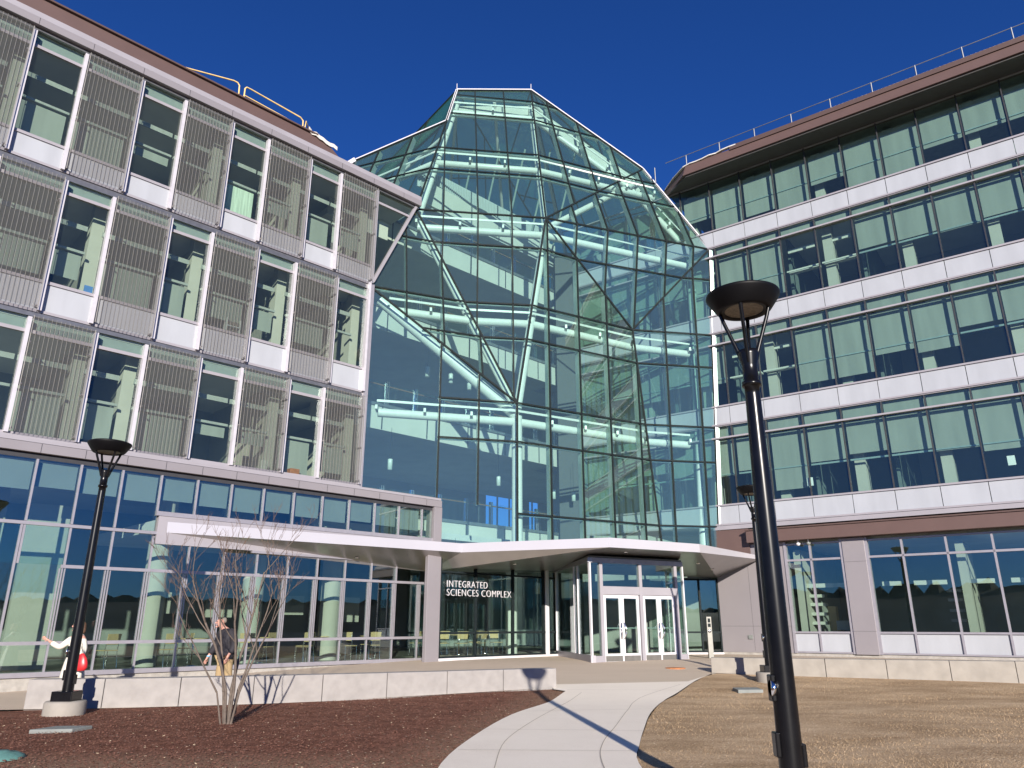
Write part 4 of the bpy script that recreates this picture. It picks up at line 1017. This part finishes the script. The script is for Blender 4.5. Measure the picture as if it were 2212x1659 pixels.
# ================================================================== BARE TREE
def tree():
    t = thing('bare_tree', 'leafless multi-stemmed young tree in the red-brown mulch', 'tree', (-4.76, 13.5, -1.6))
    rnd = random.Random(21); tw = MB(); tk = MB()
    def grow(p, d, L, r, lev, target):
        n = 5 if lev < 2 else 4; pts = [p]; rs_ = [r]; dd = d.copy()
        for k in range(n):
            dd = (dd + V3((rnd.gauss(0, .10), rnd.gauss(0, .10), rnd.gauss(.05, .05)))).normalized()
            p = p + dd * L / n; pts.append(p); rs_.append(r * (1 - .55 * (k + 1) / n))
        target(lev).tube(pts, rs_, 7 if lev < 2 else 4, False)
        if lev < 4:
            nb = {0: 4, 1: 3, 2: 3, 3: 2}[lev]
            for k in range(nb):
                f = rnd.uniform(.35, 1.0) if lev else (.42 + .19 * k); i = min(n - 1, int(f * n)); q = pts[i].lerp(pts[i + 1], f * n - i if i < n else 1)
                ax = V3((rnd.gauss(0, 1), rnd.gauss(0, 1), .25)).normalized()
                nd = (dd * 1.0 + ax * rnd.uniform(.42, .75)).normalized(); nd.z = max(nd.z, -.05)
                grow(q, nd.normalized(), L * rnd.uniform(.42, .62), max(.0032, rs_[i] * .58), lev + 1, target)
    tgt = lambda lev: tk if lev < 2 else tw
    stems = [(-.42, .10, 2.25, .034), (-.16, -.10, 2.5, .040), (-.02, .12, 2.6, .042), (.22, -.05, 2.4, .038), (.52, -.05, 2.0, .028), (-.62, -.12, 1.9, .024), (.22, .3, 2.2, .03)]
    for dx_, dy_, L, r in stems:
        p = V3((-4.76 + dx_ * .13, 13.5 + dy_ * .3, -1.62)); r *= .68
        d0 = V3((dx_ * .35, dy_ * .5, 1)).normalized(); q = p + d0 * .55
        tk.tube([p, p + d0 * .28, q], [r * 1.15, r * .95, r * .85], 8, False)
        grow(q, V3((dx_ * .75, dy_, 1)).normalized(), L * .78, r, 0, tgt)
    tk.build('trunk', BARK, t); tw.build('crown', TWIG, t)
tree()

# ================================================================== LOOSE MULCH CHIPS AND DRY GRASS
def inside(P, x, y):
    c = False; n = len(P)
    for i in range(n):
        (x1, y1), (x2, y2) = P[i], P[(i + 1) % n]
        if (y1 > y) != (y2 > y) and x < (x2 - x1) * (y - y1) / (y2 - y1) + x1: c = not c
    return c
def litter(name, n, region, xr, yr, kind, m_, seed):
    rnd = random.Random(seed); vs = []; fs = []; k = 0; tries = 0
    while k < n and tries < n * 6:
        tries += 1; y = yr[0] + (yr[1] - yr[0]) * rnd.random() ** 1.35; x = rnd.uniform(*xr)
        if not inside(region, x, y): continue
        z = g(y) + .035 + EYE; a = rnd.uniform(0, 6.28); c, s_ = math.cos(a), math.sin(a); b = len(vs)
        if kind == 'chip':
            L, W_, t = rnd.uniform(.006, .017), rnd.uniform(.0025, .006), rnd.uniform(-.6, .6)
            for u, v in ((-1, -1), (1, -1), (1, 1), (-1, 1)): vs.append((x + c * L * u - s_ * W_ * v, y + s_ * L * u + c * W_ * v, z + .008 + L * u * t * .6 + W_ * v * .5))
            fs.append((b, b + 1, b + 2, b + 3))
        else:
            h = rnd.uniform(.008, .022); w_ = rnd.uniform(.0015, .003); lx, ly = rnd.gauss(0, .02), rnd.gauss(0, .02)
            vs += [(x - c * w_, y - s_ * w_, z - .01), (x + c * w_, y + s_ * w_, z - .01), (x + lx, y + ly, z + h)]; fs.append((b, b + 1, b + 2))
        k += 1
    me = bpy.data.meshes.new(name); me.from_pydata(vs, [], fs); me.materials.append(m_)
    o = bpy.data.objects.new(name, me); col.objects.link(o); return o
mreg = [(x, y - .02) for x, y in pathL[::-1]] + [(.95, 19.2)] + wallLpts[::-1][1:] + [(-9.6, 15.4), (-13, 14.4), (-22, 8), (-22, -2)]
lreg = pathR[::-1] + [(5.9, 22.8)] + wallRpts[1:] + [(30, 18), (30, -2)]
tag(litter('mulch_chips', 30000, mreg, (-9, 1.3), (9.2, 19.2), 'chip', mat('shredded_bark_chip', (.17, .075, .05), .9, 0, .5, 25), 1), 'loose red-brown bark chips over the mulch bed', 'mulch', kind='stuff')
tag(litter('straw_bits', 700, mreg, (-9, 1.3), (9.2, 19.2), 'chip', mat('pale_straw', (.55, .42, .28), .9, 0, .3, 25), 5), 'pale straw bits scattered on the mulch bed', 'straw', kind='stuff')
preg = pathL[::-1] + [(.99, 19.0), (1.0, 19.95), (4.55, 20.6)] + pathR[1:]
tag(litter('spilled_bits', 420, preg, (-1.2, 5.5), (9.3, 20.5), 'chip', mat('dark_spilled_bit', (.22, .15, .10), .9, 0, .5, 25), 9), 'small dark bits of bark spilled on the concrete path', 'bark', kind='stuff')
tag(litter('dry_grass', 42000, lreg, (1.5, 12.5), (9.2, 22.6), 'blade', mat('dead_grass_blade', (.48, .345, .205), .9, 0, .5, 12), 2), 'short dead grass over the lawn', 'grass', kind='stuff')

# ================================================================== PEOPLE
def skin_mesh(name, nodes, edges, mat_, root=0, sub=2):
    """nodes: name -> (x,y,z,r) in local coordinates with the feet at z=0"""
    me = bpy.data.meshes.new(name); keys = list(nodes)
    me.from_pydata([nodes[k][:3] for k in keys], [(keys.index(a), keys.index(b)) for a, b in edges], [])
    o = bpy.data.objects.new(name, me); col.objects.link(o)
    sk = o.modifiers.new('skin', 'SKIN'); sk.use_smooth_shade = True; sk.branch_smoothing = .4
    for i, k in enumerate(keys):
        r = nodes[k][3]; r = r if isinstance(r, tuple) else (r, r)
        me.skin_vertices[0].data[i].radius = r
    me.skin_vertices[0].data[root].use_root = True
    ss = o.modifiers.new('sub', 'SUBSURF'); ss.levels = sub; ss.render_levels = sub
    dg = bpy.context.evaluated_depsgraph_get(); m2 = bpy.data.meshes.new_from_object(o.evaluated_get(dg))
    bpy.data.objects.remove(o); m2.name = name; m2.materials.clear(); m2.materials.append(mat_)
    for p in m2.polygons: p.use_smooth = True
    return m2
def head_features(me, c, r, yaw):
    """nose, brow, chin, ears as small added shapes merged into the body mesh"""
    bm = bmesh.new(); bm.from_mesh(me)
    def ball(off, sc):
        mt = Matrix.Translation(c) @ Matrix.Rotation(yaw, 4, 'Z') @ Matrix.Translation(off) @ Matrix.Diagonal((*sc, 1))
        bmesh.ops.create_icosphere(bm, subdivisions=2, radius=1, matrix=mt)
    # local: face looks along -Y
    ball((0, -.095, -.01), (.013, .02, .022)); ball((0, -.083, -.055), (.028, .012, .009)); ball((0, -.075, -.095), (.028, .025, .02))
    ball((0, -.078, .03), (.055, .014, .01)); ball((.078, .005, -.01), (.012, .02, .03)); ball((-.078, .005, -.01), (.012, .02, .03))
    for f in bm.faces: f.smooth = True
    bm.to_mesh(me); bm.free()
def loft(name, rings, m_, parent, seg=28, folds=0.0, nf=7):
    """rings: (cx,cy,z,rx,ry) bottom to top"""
    q = MB(); vs = []; fs = []
    for j, (cx, cy_, z, rx, ry) in enumerate(rings):
        k_ = folds * (1 - j / (len(rings) - 1))
        for i in range(seg):
            a = 2 * math.pi * i / seg; w = 1 + k_ * math.cos(nf * a)
            vs.append((cx + rx * w * math.cos(a), cy_ + ry * w * math.sin(a), z))
    n = len(rings)
    for j in range(n - 1):
        for i in range(seg): fs.append((j * seg + i, j * seg + (i + 1) % seg, (j + 1) * seg + (i + 1) % seg, (j + 1) * seg + i))
    fs += [tuple(range(seg))[::-1], tuple(range((n - 1) * seg, n * seg))]
    me = bpy.data.meshes.new(name); me.from_pydata(vs, [], fs)
    for p in me.polygons: p.use_smooth = True
    me.materials.append(m_); o = bpy.data.objects.new(name, me); col.objects.link(o); o.parent = parent
    return o
def mesh_child(name, me, parent):
    o = bpy.data.objects.new(name, me); col.objects.link(o); o.parent = parent; return o
def add_hand(nodes, edges, wrist, palm, fdir, side, curl, pre):
    """palm and five separate fingers rooted in it"""
    w, p = V3(nodes[wrist][:3]), V3(palm); nodes[pre + 'p'] = (*p, (.034, .018)); edges.append((wrist, pre + 'p'))
    fd = V3(fdir).normalized(); sd_ = V3(side).normalized(); cu = V3(curl).normalized()
    for k, (off, L) in enumerate(((-.030, .070), (-.010, .080), (.011, .075), (.030, .060))):
        a = p + fd * .035 + sd_ * off; b = a + fd * L * .5 + cu * .008; c = b + fd * L * .4 + cu * .022
        for nm, q, r in (('a', a, .0095), ('b', b, .0088), ('c', c, .0075)): nodes[f'{pre}{k}{nm}'] = (*q, r)
        edges += [(pre + 'p', f'{pre}{k}a'), (f'{pre}{k}a', f'{pre}{k}b'), (f'{pre}{k}b', f'{pre}{k}c')]
    a = p - sd_ * .032 - fd * .005; b = a - sd_ * .03 + fd * .03; c = b + fd * .028
    for nm, q, r in (('ta', a, .011), ('tb', b, .0095), ('tc', c, .008)): nodes[pre + nm] = (*q, r)
    edges += [(pre + 'p', pre + 'ta'), (pre + 'ta', pre + 'tb'), (pre + 'tb', pre + 'tc')]

def woman():
    x, y = -9.42, 17.0; gz = g(y)
    N = {'pel': (0, 0, .88, (.14, .11)), 'wst': (0, 0, 1.04, (.115, .095)), 'chs': (0, 0, 1.24, (.145, .105)), 'shc': (0, 0, 1.36, (.10, .08)), 'nek': (-.01, -.01, 1.43, .05),
         'hd0': (-.02, -.03, 1.50, (.065, .075)), 'hd1': (-.025, -.025, 1.575, (.078, .092)), 'hd2': (-.02, -.01, 1.635, (.06, .075)),
         'shR': (-.155, -.01, 1.33, .055), 'elR': (-.26, -.20, 1.13, .042), 'wrR': (-.38, -.36, 1.26, .028),
         'shL': (.155, .0, 1.33, .055), 'elL': (.21, .03, 1.09, .042), 'wrL': (.22, -.08, .90, .028),
         'hpR': (-.08, 0, .84, .085), 'knR': (-.09, -.03, .46, .058), 'anR': (-.10, .0, .09, .042), 'toR': (-.11, -.14, .03, (.04, .03)),
         'hpL': (.08, 0, .84, .085), 'knL': (.09, .0, .46, .058), 'anL': (.12, .05, .09, .042), 'toL': (.13, -.09, .03, (.04, .03))}
    Ed = [('pel', 'wst'), ('wst', 'chs'), ('chs', 'shc'), ('shc', 'nek'), ('nek', 'hd0'), ('hd0', 'hd1'), ('hd1', 'hd2'), ('shc', 'shR'), ('shR', 'elR'), ('elR', 'wrR'),
          ('shc', 'shL'), ('shL', 'elL'), ('elL', 'wrL'), ('pel', 'hpR'), ('hpR', 'knR'), ('knR', 'anR'), ('anR', 'toR'), ('pel', 'hpL'), ('hpL', 'knL'), ('knL', 'anL'), ('anL', 'toL')]
    add_hand(N, Ed, 'wrR', (-.43, -.41, 1.31), (-.75, -.45, .45), (0, -.3, 1), (-.2, .2, -1), 'r')
    add_hand(N, Ed, 'wrL', (.22, -.11, .83), (0, -.2, -1), (-.2, 1, 0), (-1, 0, 0), 'l')
    me = skin_mesh('person', N, Ed, SKIN); head_features(me, V3((-.025, -.035, 1.575)), .09, R_(-28))
    o = bpy.data.objects.new('person', me); col.objects.link(o); o.location = (x, y, gz + EYE); o.rotation_euler = (0, 0, R_(-22)); o.scale = (1.0, 1.0, 1.0)
    tag(o, 'person in a long cream trench coat pointing left behind the low wall', 'person')
    loft('coat', [(.0, .0, .44, .27, .22), (0, 0, .62, .245, .195), (0, 0, .84, .205, .165), (0, 0, 1.02, .155, .125), (0, 0, 1.06, .152, .122), (0, 0, 1.18, .19, .145), (0, 0, 1.30, .20, .14), (0, 0, 1.385, .12, .10), (0, -.005, 1.42, .07, .07)], COAT, o, folds=.10)
    me = skin_mesh('sleeve', {'a': (-.14, 0, 1.33, .082), 'b': (-.26, -.20, 1.13, .068), 'c': (-.365, -.345, 1.245, .058)}, [('a', 'b'), ('b', 'c')], COAT); mesh_child('sleeve', me, o)
    me = skin_mesh('sleeve', {'a': (.14, 0, 1.33, .082), 'b': (.215, .03, 1.09, .068), 'c': (.225, -.07, .92, .056)}, [('a', 'b'), ('b', 'c')], COAT); mesh_child('sleeve', me, o)
    loft('belt', [(0, 0, 1.015, .160, .130), (0, 0, 1.06, .158, .128)], COAT, o)
    me = skin_mesh('hair', {'a': (.01, .035, 1.66, (.075, .07)), 'b': (.015, .06, 1.58, (.09, .07)), 'c': (.03, .065, 1.48, (.085, .06)), 'd': (.05, .06, 1.40, (.06, .045))}, [('a', 'b'), ('b', 'c'), ('c', 'd')], HAIRB); mesh_child('hair', me, o)
    for s, dy in ((-1, -.02), (1, .03)):
        me = skin_mesh('boot', {'a': (.095 * s, dy, .44, .068), 'b': (.10 * s, dy + .01, .2, .055), 'c': (.11 * s, dy + .01, .06, .05), 'd': (.12 * s, dy - .13, .035, (.045, .032))}, [('a', 'b'), ('b', 'c'), ('c', 'd')], BOOT); mesh_child('boot', me, o)
    # red bag held at her side
    R = Matrix.Rotation(R_(-22), 4, 'Z'); c = R @ V3((.33, -.10, 0))
    b = thing('handbag', 'red leather handbag hanging at the side of the cream coat', 'bag', (x + c.x, y + c.y, gz + .66))
    def L3(pts): return pts
    bx, by = x + c.x, y + c.y
    q = MB(); prof = [(.02, .0), (.12, .02), (.15, .08), (.145, .16), (.11, .26), (.06, .33), (.03, .36)]
    q.lathe([(0, gz + .66)] + [(r, gz + .66 + z) for r, z in prof] + [(0, gz + 1.02)], (0, 0, 0), 20)
    q.v = [(bx + p[0] * 1.0, by + p[1] * .45, p[2]) for p in q.v]; q.build('bag_body', REDL, b)
    q = MB(); q.tube([(bx - .09, by, gz + .93), (bx - .10, by, gz + 1.1), (bx - .06, by, gz + 1.30), (bx - .02, by, gz + 1.1), (bx + .03, by, gz + .98)], .009, 6); q.build('bag_strap', DARKM, b)
woman()
def man():
    x, y = -6.42, 17.7; gz = g(y)
    N = {'pel': (0, 0, .93, (.15, .12)), 'wst': (0, -.02, 1.08, (.145, .12)), 'chs': (0, -.04, 1.30, (.17, .125)), 'shc': (0, -.06, 1.43, (.11, .09)), 'nek': (-.02, -.12, 1.50, .055),
         'hd0': (-.04, -.19, 1.555, (.07, .08)), 'hd1': (-.045, -.205, 1.63, (.082, .097)), 'hd2': (-.04, -.19, 1.695, (.065, .08)),
         'shR': (-.19, -.05, 1.40, .065), 'elR': (-.27, -.10, 1.12, .048), 'wrR': (-.33, -.22, .90, .031),
         'shL': (.19, -.03, 1.40, .065), 'elL': (.24, .03, 1.12, .048), 'wrL': (.20, -.08, .92, .031),
         'hpR': (-.09, 0, .89, .095), 'knR': (-.11, -.05, .50, .065), 'anR': (-.12, .03, .09, .045), 'toR': (-.13, -.14, .035, (.045, .032)),
         'hpL': (.09, 0, .89, .095), 'knL': (.12, .02, .50, .065), 'anL': (.14, .12, .10, .045), 'toL': (.15, -.03, .035, (.045, .032))}
    Ed = [('pel', 'wst'), ('wst', 'chs'), ('chs', 'shc'), ('shc', 'nek'), ('nek', 'hd0'), ('hd0', 'hd1'), ('hd1', 'hd2'), ('shc', 'shR'), ('shR', 'elR'), ('elR', 'wrR'),
          ('shc', 'shL'), ('shL', 'elL'), ('elL', 'wrL'), ('pel', 'hpR'), ('hpR', 'knR'), ('knR', 'anR'), ('anR', 'toR'), ('pel', 'hpL'), ('hpL', 'knL'), ('knL', 'anL'), ('anL', 'toL')]
    add_hand(N, Ed, 'wrR', (-.35, -.26, .83), (-.2, -.2, -1), (.2, -1, 0), (1, 0, 0), 'r')
    add_hand(N, Ed, 'wrL', (.19, -.12, .85), (0, -.2, -1), (-.2, -1, 0), (-1, 0, 0), 'l')
    me = skin_mesh('person', N, Ed, SKIN); head_features(me, V3((-.045, -.21, 1.62)), .09, R_(-15))
    o = bpy.data.objects.new('person', me); col.objects.link(o); o.location = (x, y, gz + EYE); o.rotation_euler = (0, 0, R_(-35))
    tag(o, 'person in a black jacket and khaki trousers looking down behind the bare tree', 'person')
    loft('jacket', [(0, 0, .84, .215, .175), (0, 0, .95, .215, .175), (0, -.02, 1.12, .205, .165), (0, -.04, 1.30, .23, .165), (0, -.05, 1.41, .20, .14), (-.01, -.08, 1.49, .10, .09)], JACK, o, folds=.03)
    me = skin_mesh('sleeve', {'z': (-.06, -.05, 1.43, .12), 'a': (-.18, -.05, 1.39, .108), 'b': (-.27, -.10, 1.12, .085), 'c': (-.32, -.20, .93, .065)}, [('z', 'a'), ('a', 'b'), ('b', 'c')], JACK); mesh_child('sleeve', me, o)
    me = skin_mesh('sleeve', {'z': (.06, -.04, 1.43, .12), 'a': (.18, -.03, 1.39, .108), 'b': (.24, .03, 1.12, .085), 'c': (.205, -.06, .95, .065)}, [('z', 'a'), ('a', 'b'), ('b', 'c')], JACK); mesh_child('sleeve', me, o)
    me = skin_mesh('trousers', {'p': (0, 0, .92, (.165, .135)), 'a': (-.09, 0, .84, .12), 'b': (-.11, -.05, .50, .09), 'c': (-.12, .02, .10, .075), 'd': (.09, 0, .84, .12), 'e': (.12, .02, .50, .09), 'f': (.14, .11, .11, .075)}, [('p', 'a'), ('a', 'b'), ('b', 'c'), ('p', 'd'), ('d', 'e'), ('e', 'f')], KHAKI); mesh_child('trousers', me, o)
    me = skin_mesh('hair', {'a': (-.035, -.15, 1.725, (.07, .065)), 'b': (-.03, -.12, 1.66, (.082, .06)), 'c': (-.025, -.115, 1.59, (.065, .045))}, [('a', 'b'), ('b', 'c')], HAIRG); mesh_child('hair', me, o)
    for s, yy in ((-1, .0), (1, .09)):
        me = skin_mesh('shoe', {'a': (.125 * s, yy + .02, .07, .052), 'b': (.135 * s, yy - .15, .042, (.05, .036))}, [('a', 'b')], BOOT); mesh_child('shoe', me, o)
    loft('wrist_strap', [(-.332, -.225, .885, .040, .040), (-.325, -.21, .915, .044, .044)], STRAP, o)
man()

# ================================================================== SMALL THINGS
def simple(name, label, cat, mb, m_, group=None, bevel=0):
    o = mb.build(name, m_, bevel=bevel); local(o); return tag(o, label, cat, group)
# card reader post by the doors
px_, py_ = 7.25, 28.7
cr = thing('card_reader_post', 'slim brushed steel post with an intercom beside the entrance doors', 'post', (px_, py_, g(py_)))
m = MB(); m.box(px_ - .09, px_ + .09, py_ - .07, py_ + .07, g(py_) - .05, .28); m.build('post', STEEL, cr, bevel=.008)
m = MB(); m.box(px_ - .045, px_ + .045, py_ - .078, py_ - .071, .08, .22); m.box(px_ - .05, px_ + .05, py_ - .085, py_ - .071, -.08, .04); m.build('reader_panel', DARKM, cr)
m = MB(); m.lathe([(0, 0), (.06, 0), (.06, .02), (.045, .03), (0, .03)], (0, 0, 0), 24); m.v = [(px_ + p[0], py_ - .071 - p[2], -.22 + p[1]) for p in m.v]; m.build('push_button', CHROME, cr)
# covers in the ground
m = MB(); m.lathe([(0, .02), (.27, .02), (.30, .014), (.30, -.02)], (4.95, 24.0, g(24.0) + .05), 28)
simple('manhole_cover', 'rusty orange round cover set flush in the plaza', 'cover', m, RUST)
m = MB(); m.hexa([(5.25, 18.55, g(18.5) - .06), (5.85, 18.6, g(18.5) - .06), (5.83, 19.0, g(19) - .06), (5.23, 18.95, g(19) - .06), (5.25, 18.55, g(18.5) + .10), (5.85, 18.6, g(18.5) + .10), (5.83, 19.0, g(19) + .10), (5.23, 18.95, g(19) + .10)])
simple('utility_box', 'low grey utility box lid standing in the lawn', 'utility box', m, GREYP, bevel=.01)
m = MB(); m.hexa([(-7.35, 12.35, -1.62), (-6.75, 12.45, -1.62), (-6.65, 12.85, -1.62), (-7.2, 12.8, -1.62), (-7.35, 12.35, -1.52), (-6.75, 12.45, -1.52), (-6.65, 12.85, -1.52), (-7.2, 12.8, -1.52)])
simple('ground_plate', 'flat grey cover plate lying in the mulch before the left lamp', 'cover', m, GREYP, bevel=.01)
m = MB(); m.lathe([(0, .085), (.10, .085), (.11, .075), (.20, .06), (.27, .03), (.30, .0), (.3, -.03)], (-6.36, 10.15, -1.57), 28)
simple('valve_cover', 'green domed valve cover in the bottom left corner', 'cover', m, GREENP)
# wall box and outlet on the right wing
def on_wall(s0, s1, z0, z1, d, name, label, cat, m_):
    m = MB(); m.fbox(RU, s0, s1, .022, .022 + d, z0, z1); return simple(name, label, cat, m, m_, bevel=.006)
on_wall(10.05, 10.42, -.42, -.18, .14, 'wall_light', 'grey metal wall light box on the lilac panel wall', 'light', STEEL)
on_wall(11.0, 11.18, -.55, -.40, .05, 'wall_outlet', 'small dark outlet cover on the lilac panel wall', 'outlet', GREYP)
for k, (t, lab) in enumerate(((8.75, 'white dome security camera under the brown band, nearer the atrium'), (8.35, 'dark dome security camera under the brown band, farther from the atrium'))):
    c = RU.p(t, .2, 3.02); sc_ = thing('security_camera', lab, 'camera', c, 'security cameras under the brown band')
    m = MB(); m.lathe([(0, -.02), (.05, -.01), (.08, .04), (.085, .09), (0, .1)], c, 18); m.build('dome', (WHITEM, GREYP)[k], sc_)
    m = MB(); m.lathe([(.03, .09), (.03, .2)], c, 10); m.build('mount', WHITEM, sc_)
# notices stuck inside the right windows
for t, lab in ((8.05, 'white paper notice in the window just right of the near lamp pole'), (1.12, 'white paper notice in the window near the right picture edge')):
    m = MB(); m.fbox(RU, t - .12, t + .12, -.035, -.03, 5.38, 5.72); simple('paper_notice', lab, 'notice', m, PAPER, 'paper notices in the right windows')
# things on the window sills at left
m = MB(); m.fbox(LU, 10.50, 10.78, -.30, -.26, 4.92, 5.30); simple('picture_frame', 'dark square frame on the first floor sill, left of the pale one', 'picture frame', m, DARKM, bevel=.004)
m = MB(); m.fbox(LU, 11.15, 11.38, -.30, -.26, 4.92, 5.26); simple('picture_frame', 'pale square frame on the first floor sill, right of the dark one', 'picture frame', m, INWH, bevel=.004)
m = MB(); m.fbox(LU, 5.05, 5.28, -.35, -.30, 9.33, 9.66); simple('wall_calendar', 'small blue calendar on the sill of the middle left floor', 'calendar', m, mat('blue_print', (.08, .20, .50), .6))
m = MB(); m.fbox(LU, 12.2, 12.55, -.5, -.2, 4.9, 5.12); simple('wooden_box', 'red-brown wooden box on the sill behind the last screen', 'box', m, WOODO, bevel=.01)
bk_ = thing('bookshelf', 'small white desk shelf with books in a middle floor window of the left wing', 'bookshelf', LU.p(9.75, -.5, 9.4))
m = MB()
for z in (9.36, 9.66): m.fbox(LU, 9.45, 9.92, -.62, -.34, z, z + .025)
m.fbox(LU, 9.44, 9.46, -.62, -.34, 9.36, 9.95); m.fbox(LU, 9.91, 9.93, -.62, -.34, 9.36, 9.95); m.build('shelf', WHITEM, bk_)
m = MB(); rnd = random.Random(8)
for z in (9.39, 9.69):
    t = 9.48
    while t < 9.85: w_ = rnd.uniform(.02, .045); m.fbox(LU, t, t + w_, -.58, -.40, z, z + rnd.uniform(.14, .2)); t += w_ + .004
m.build('books', mat('book_spines', (.16, .12, .10), .7, 0, .8, 18), bk_)
# cafe chairs and tables seen through the ground-floor glass
def chair():
    t = thing('cafe_chair', 'birch plywood cafe chair with steel legs behind the ground-floor glass', 'chair', (0, 0, -EYE), 'plywood chairs in the cafe')
    z = -EYE
    m = MB(); m.box(-.21, .21, -.20, .20, z + .44, z + .46); m.build('seat', CHWOOD, t, bevel=.008)
    m = MB(); m.hexa([(-.20, .20, z + .60), (.20, .20, z + .60), (.20, .22, z + .60), (-.20, .22, z + .60), (-.22, .24, z + .88), (.22, .24, z + .88), (.22, .26, z + .88), (-.22, .26, z + .88)]); m.build('backrest', CHWOOD, t, bevel=.008)
    for sx in (-1, 1):
        m = MB(); m.tube([(.2 * sx, -.19, z), (.2 * sx, -.17, z + .44)], .011, 6); m.build('leg', CHROME, t)
        m = MB(); m.tube([(.2 * sx, .24, z), (.2 * sx, .18, z + .44), (.19 * sx, .24, z + .84)], .011, 6); m.build('leg', CHROME, t)
    return t
def table():
    t = thing('cafe_table', 'round cafe table on a steel pedestal behind the ground-floor glass', 'table', (0, 0, -EYE), 'round tables in the cafe')
    z = -EYE
    m = MB(); m.lathe([(0, .72), (.40, .72), (.405, .735), (.40, .75), (0, .75)], (0, 0, z), 28); m.build('tabletop', CHWOOD, t)
    m = MB(); m.lathe([(.22, 0), (.22, .02), (.03, .04), (.03, .72)], (0, 0, z), 16); m.build('pedestal', CHROME, t)
    return t
ch0, tb0 = chair(), table()
spots = [(17.95, -.9, 0), (19.0, -1.5, 2.2), (19.55, -1.1, -.4), (20.35, -.95, .3), (20.9, -2.0, 1.2), (21.6, -1.3, 2.8), (8.7, -1.3, .2), (9.5, -2.2, 1.4), (10.9, -1.0, -.3), (12.0, -1.9, .5), (12.9, -1.0, .1), (14.6, -1.1, 3.0), (13.6, -2.3, .3), (15.6, -1.2, -.2), (16.1, -2.2, .6), (7.2, -1.6, .4), (18.6, -2.6, .4), (20.1, -3.0, .2), (21.9, -2.9, -.3)]
for i, (s, o, a) in enumerate(spots):
    c = ch0 if i == 0 else copy_tree(ch0); p = LB.p(s, o, 0); c.location = (p[0], p[1], EYE - 1.12); c.rotation_euler = (0, 0, R_(44.6 + 180) + a)
for i, (s, o) in enumerate(((18.6, -1.8), (20.4, -2.2), (9.4, -1.2), (11.6, -1.5), (14.0, -1.8), (15.9, -1.7), (21.8, -2.2))):
    c = tb0 if i == 0 else copy_tree(tb0); p = LB.p(s, o, 0); c.location = (p[0], p[1], EYE - 1.12)
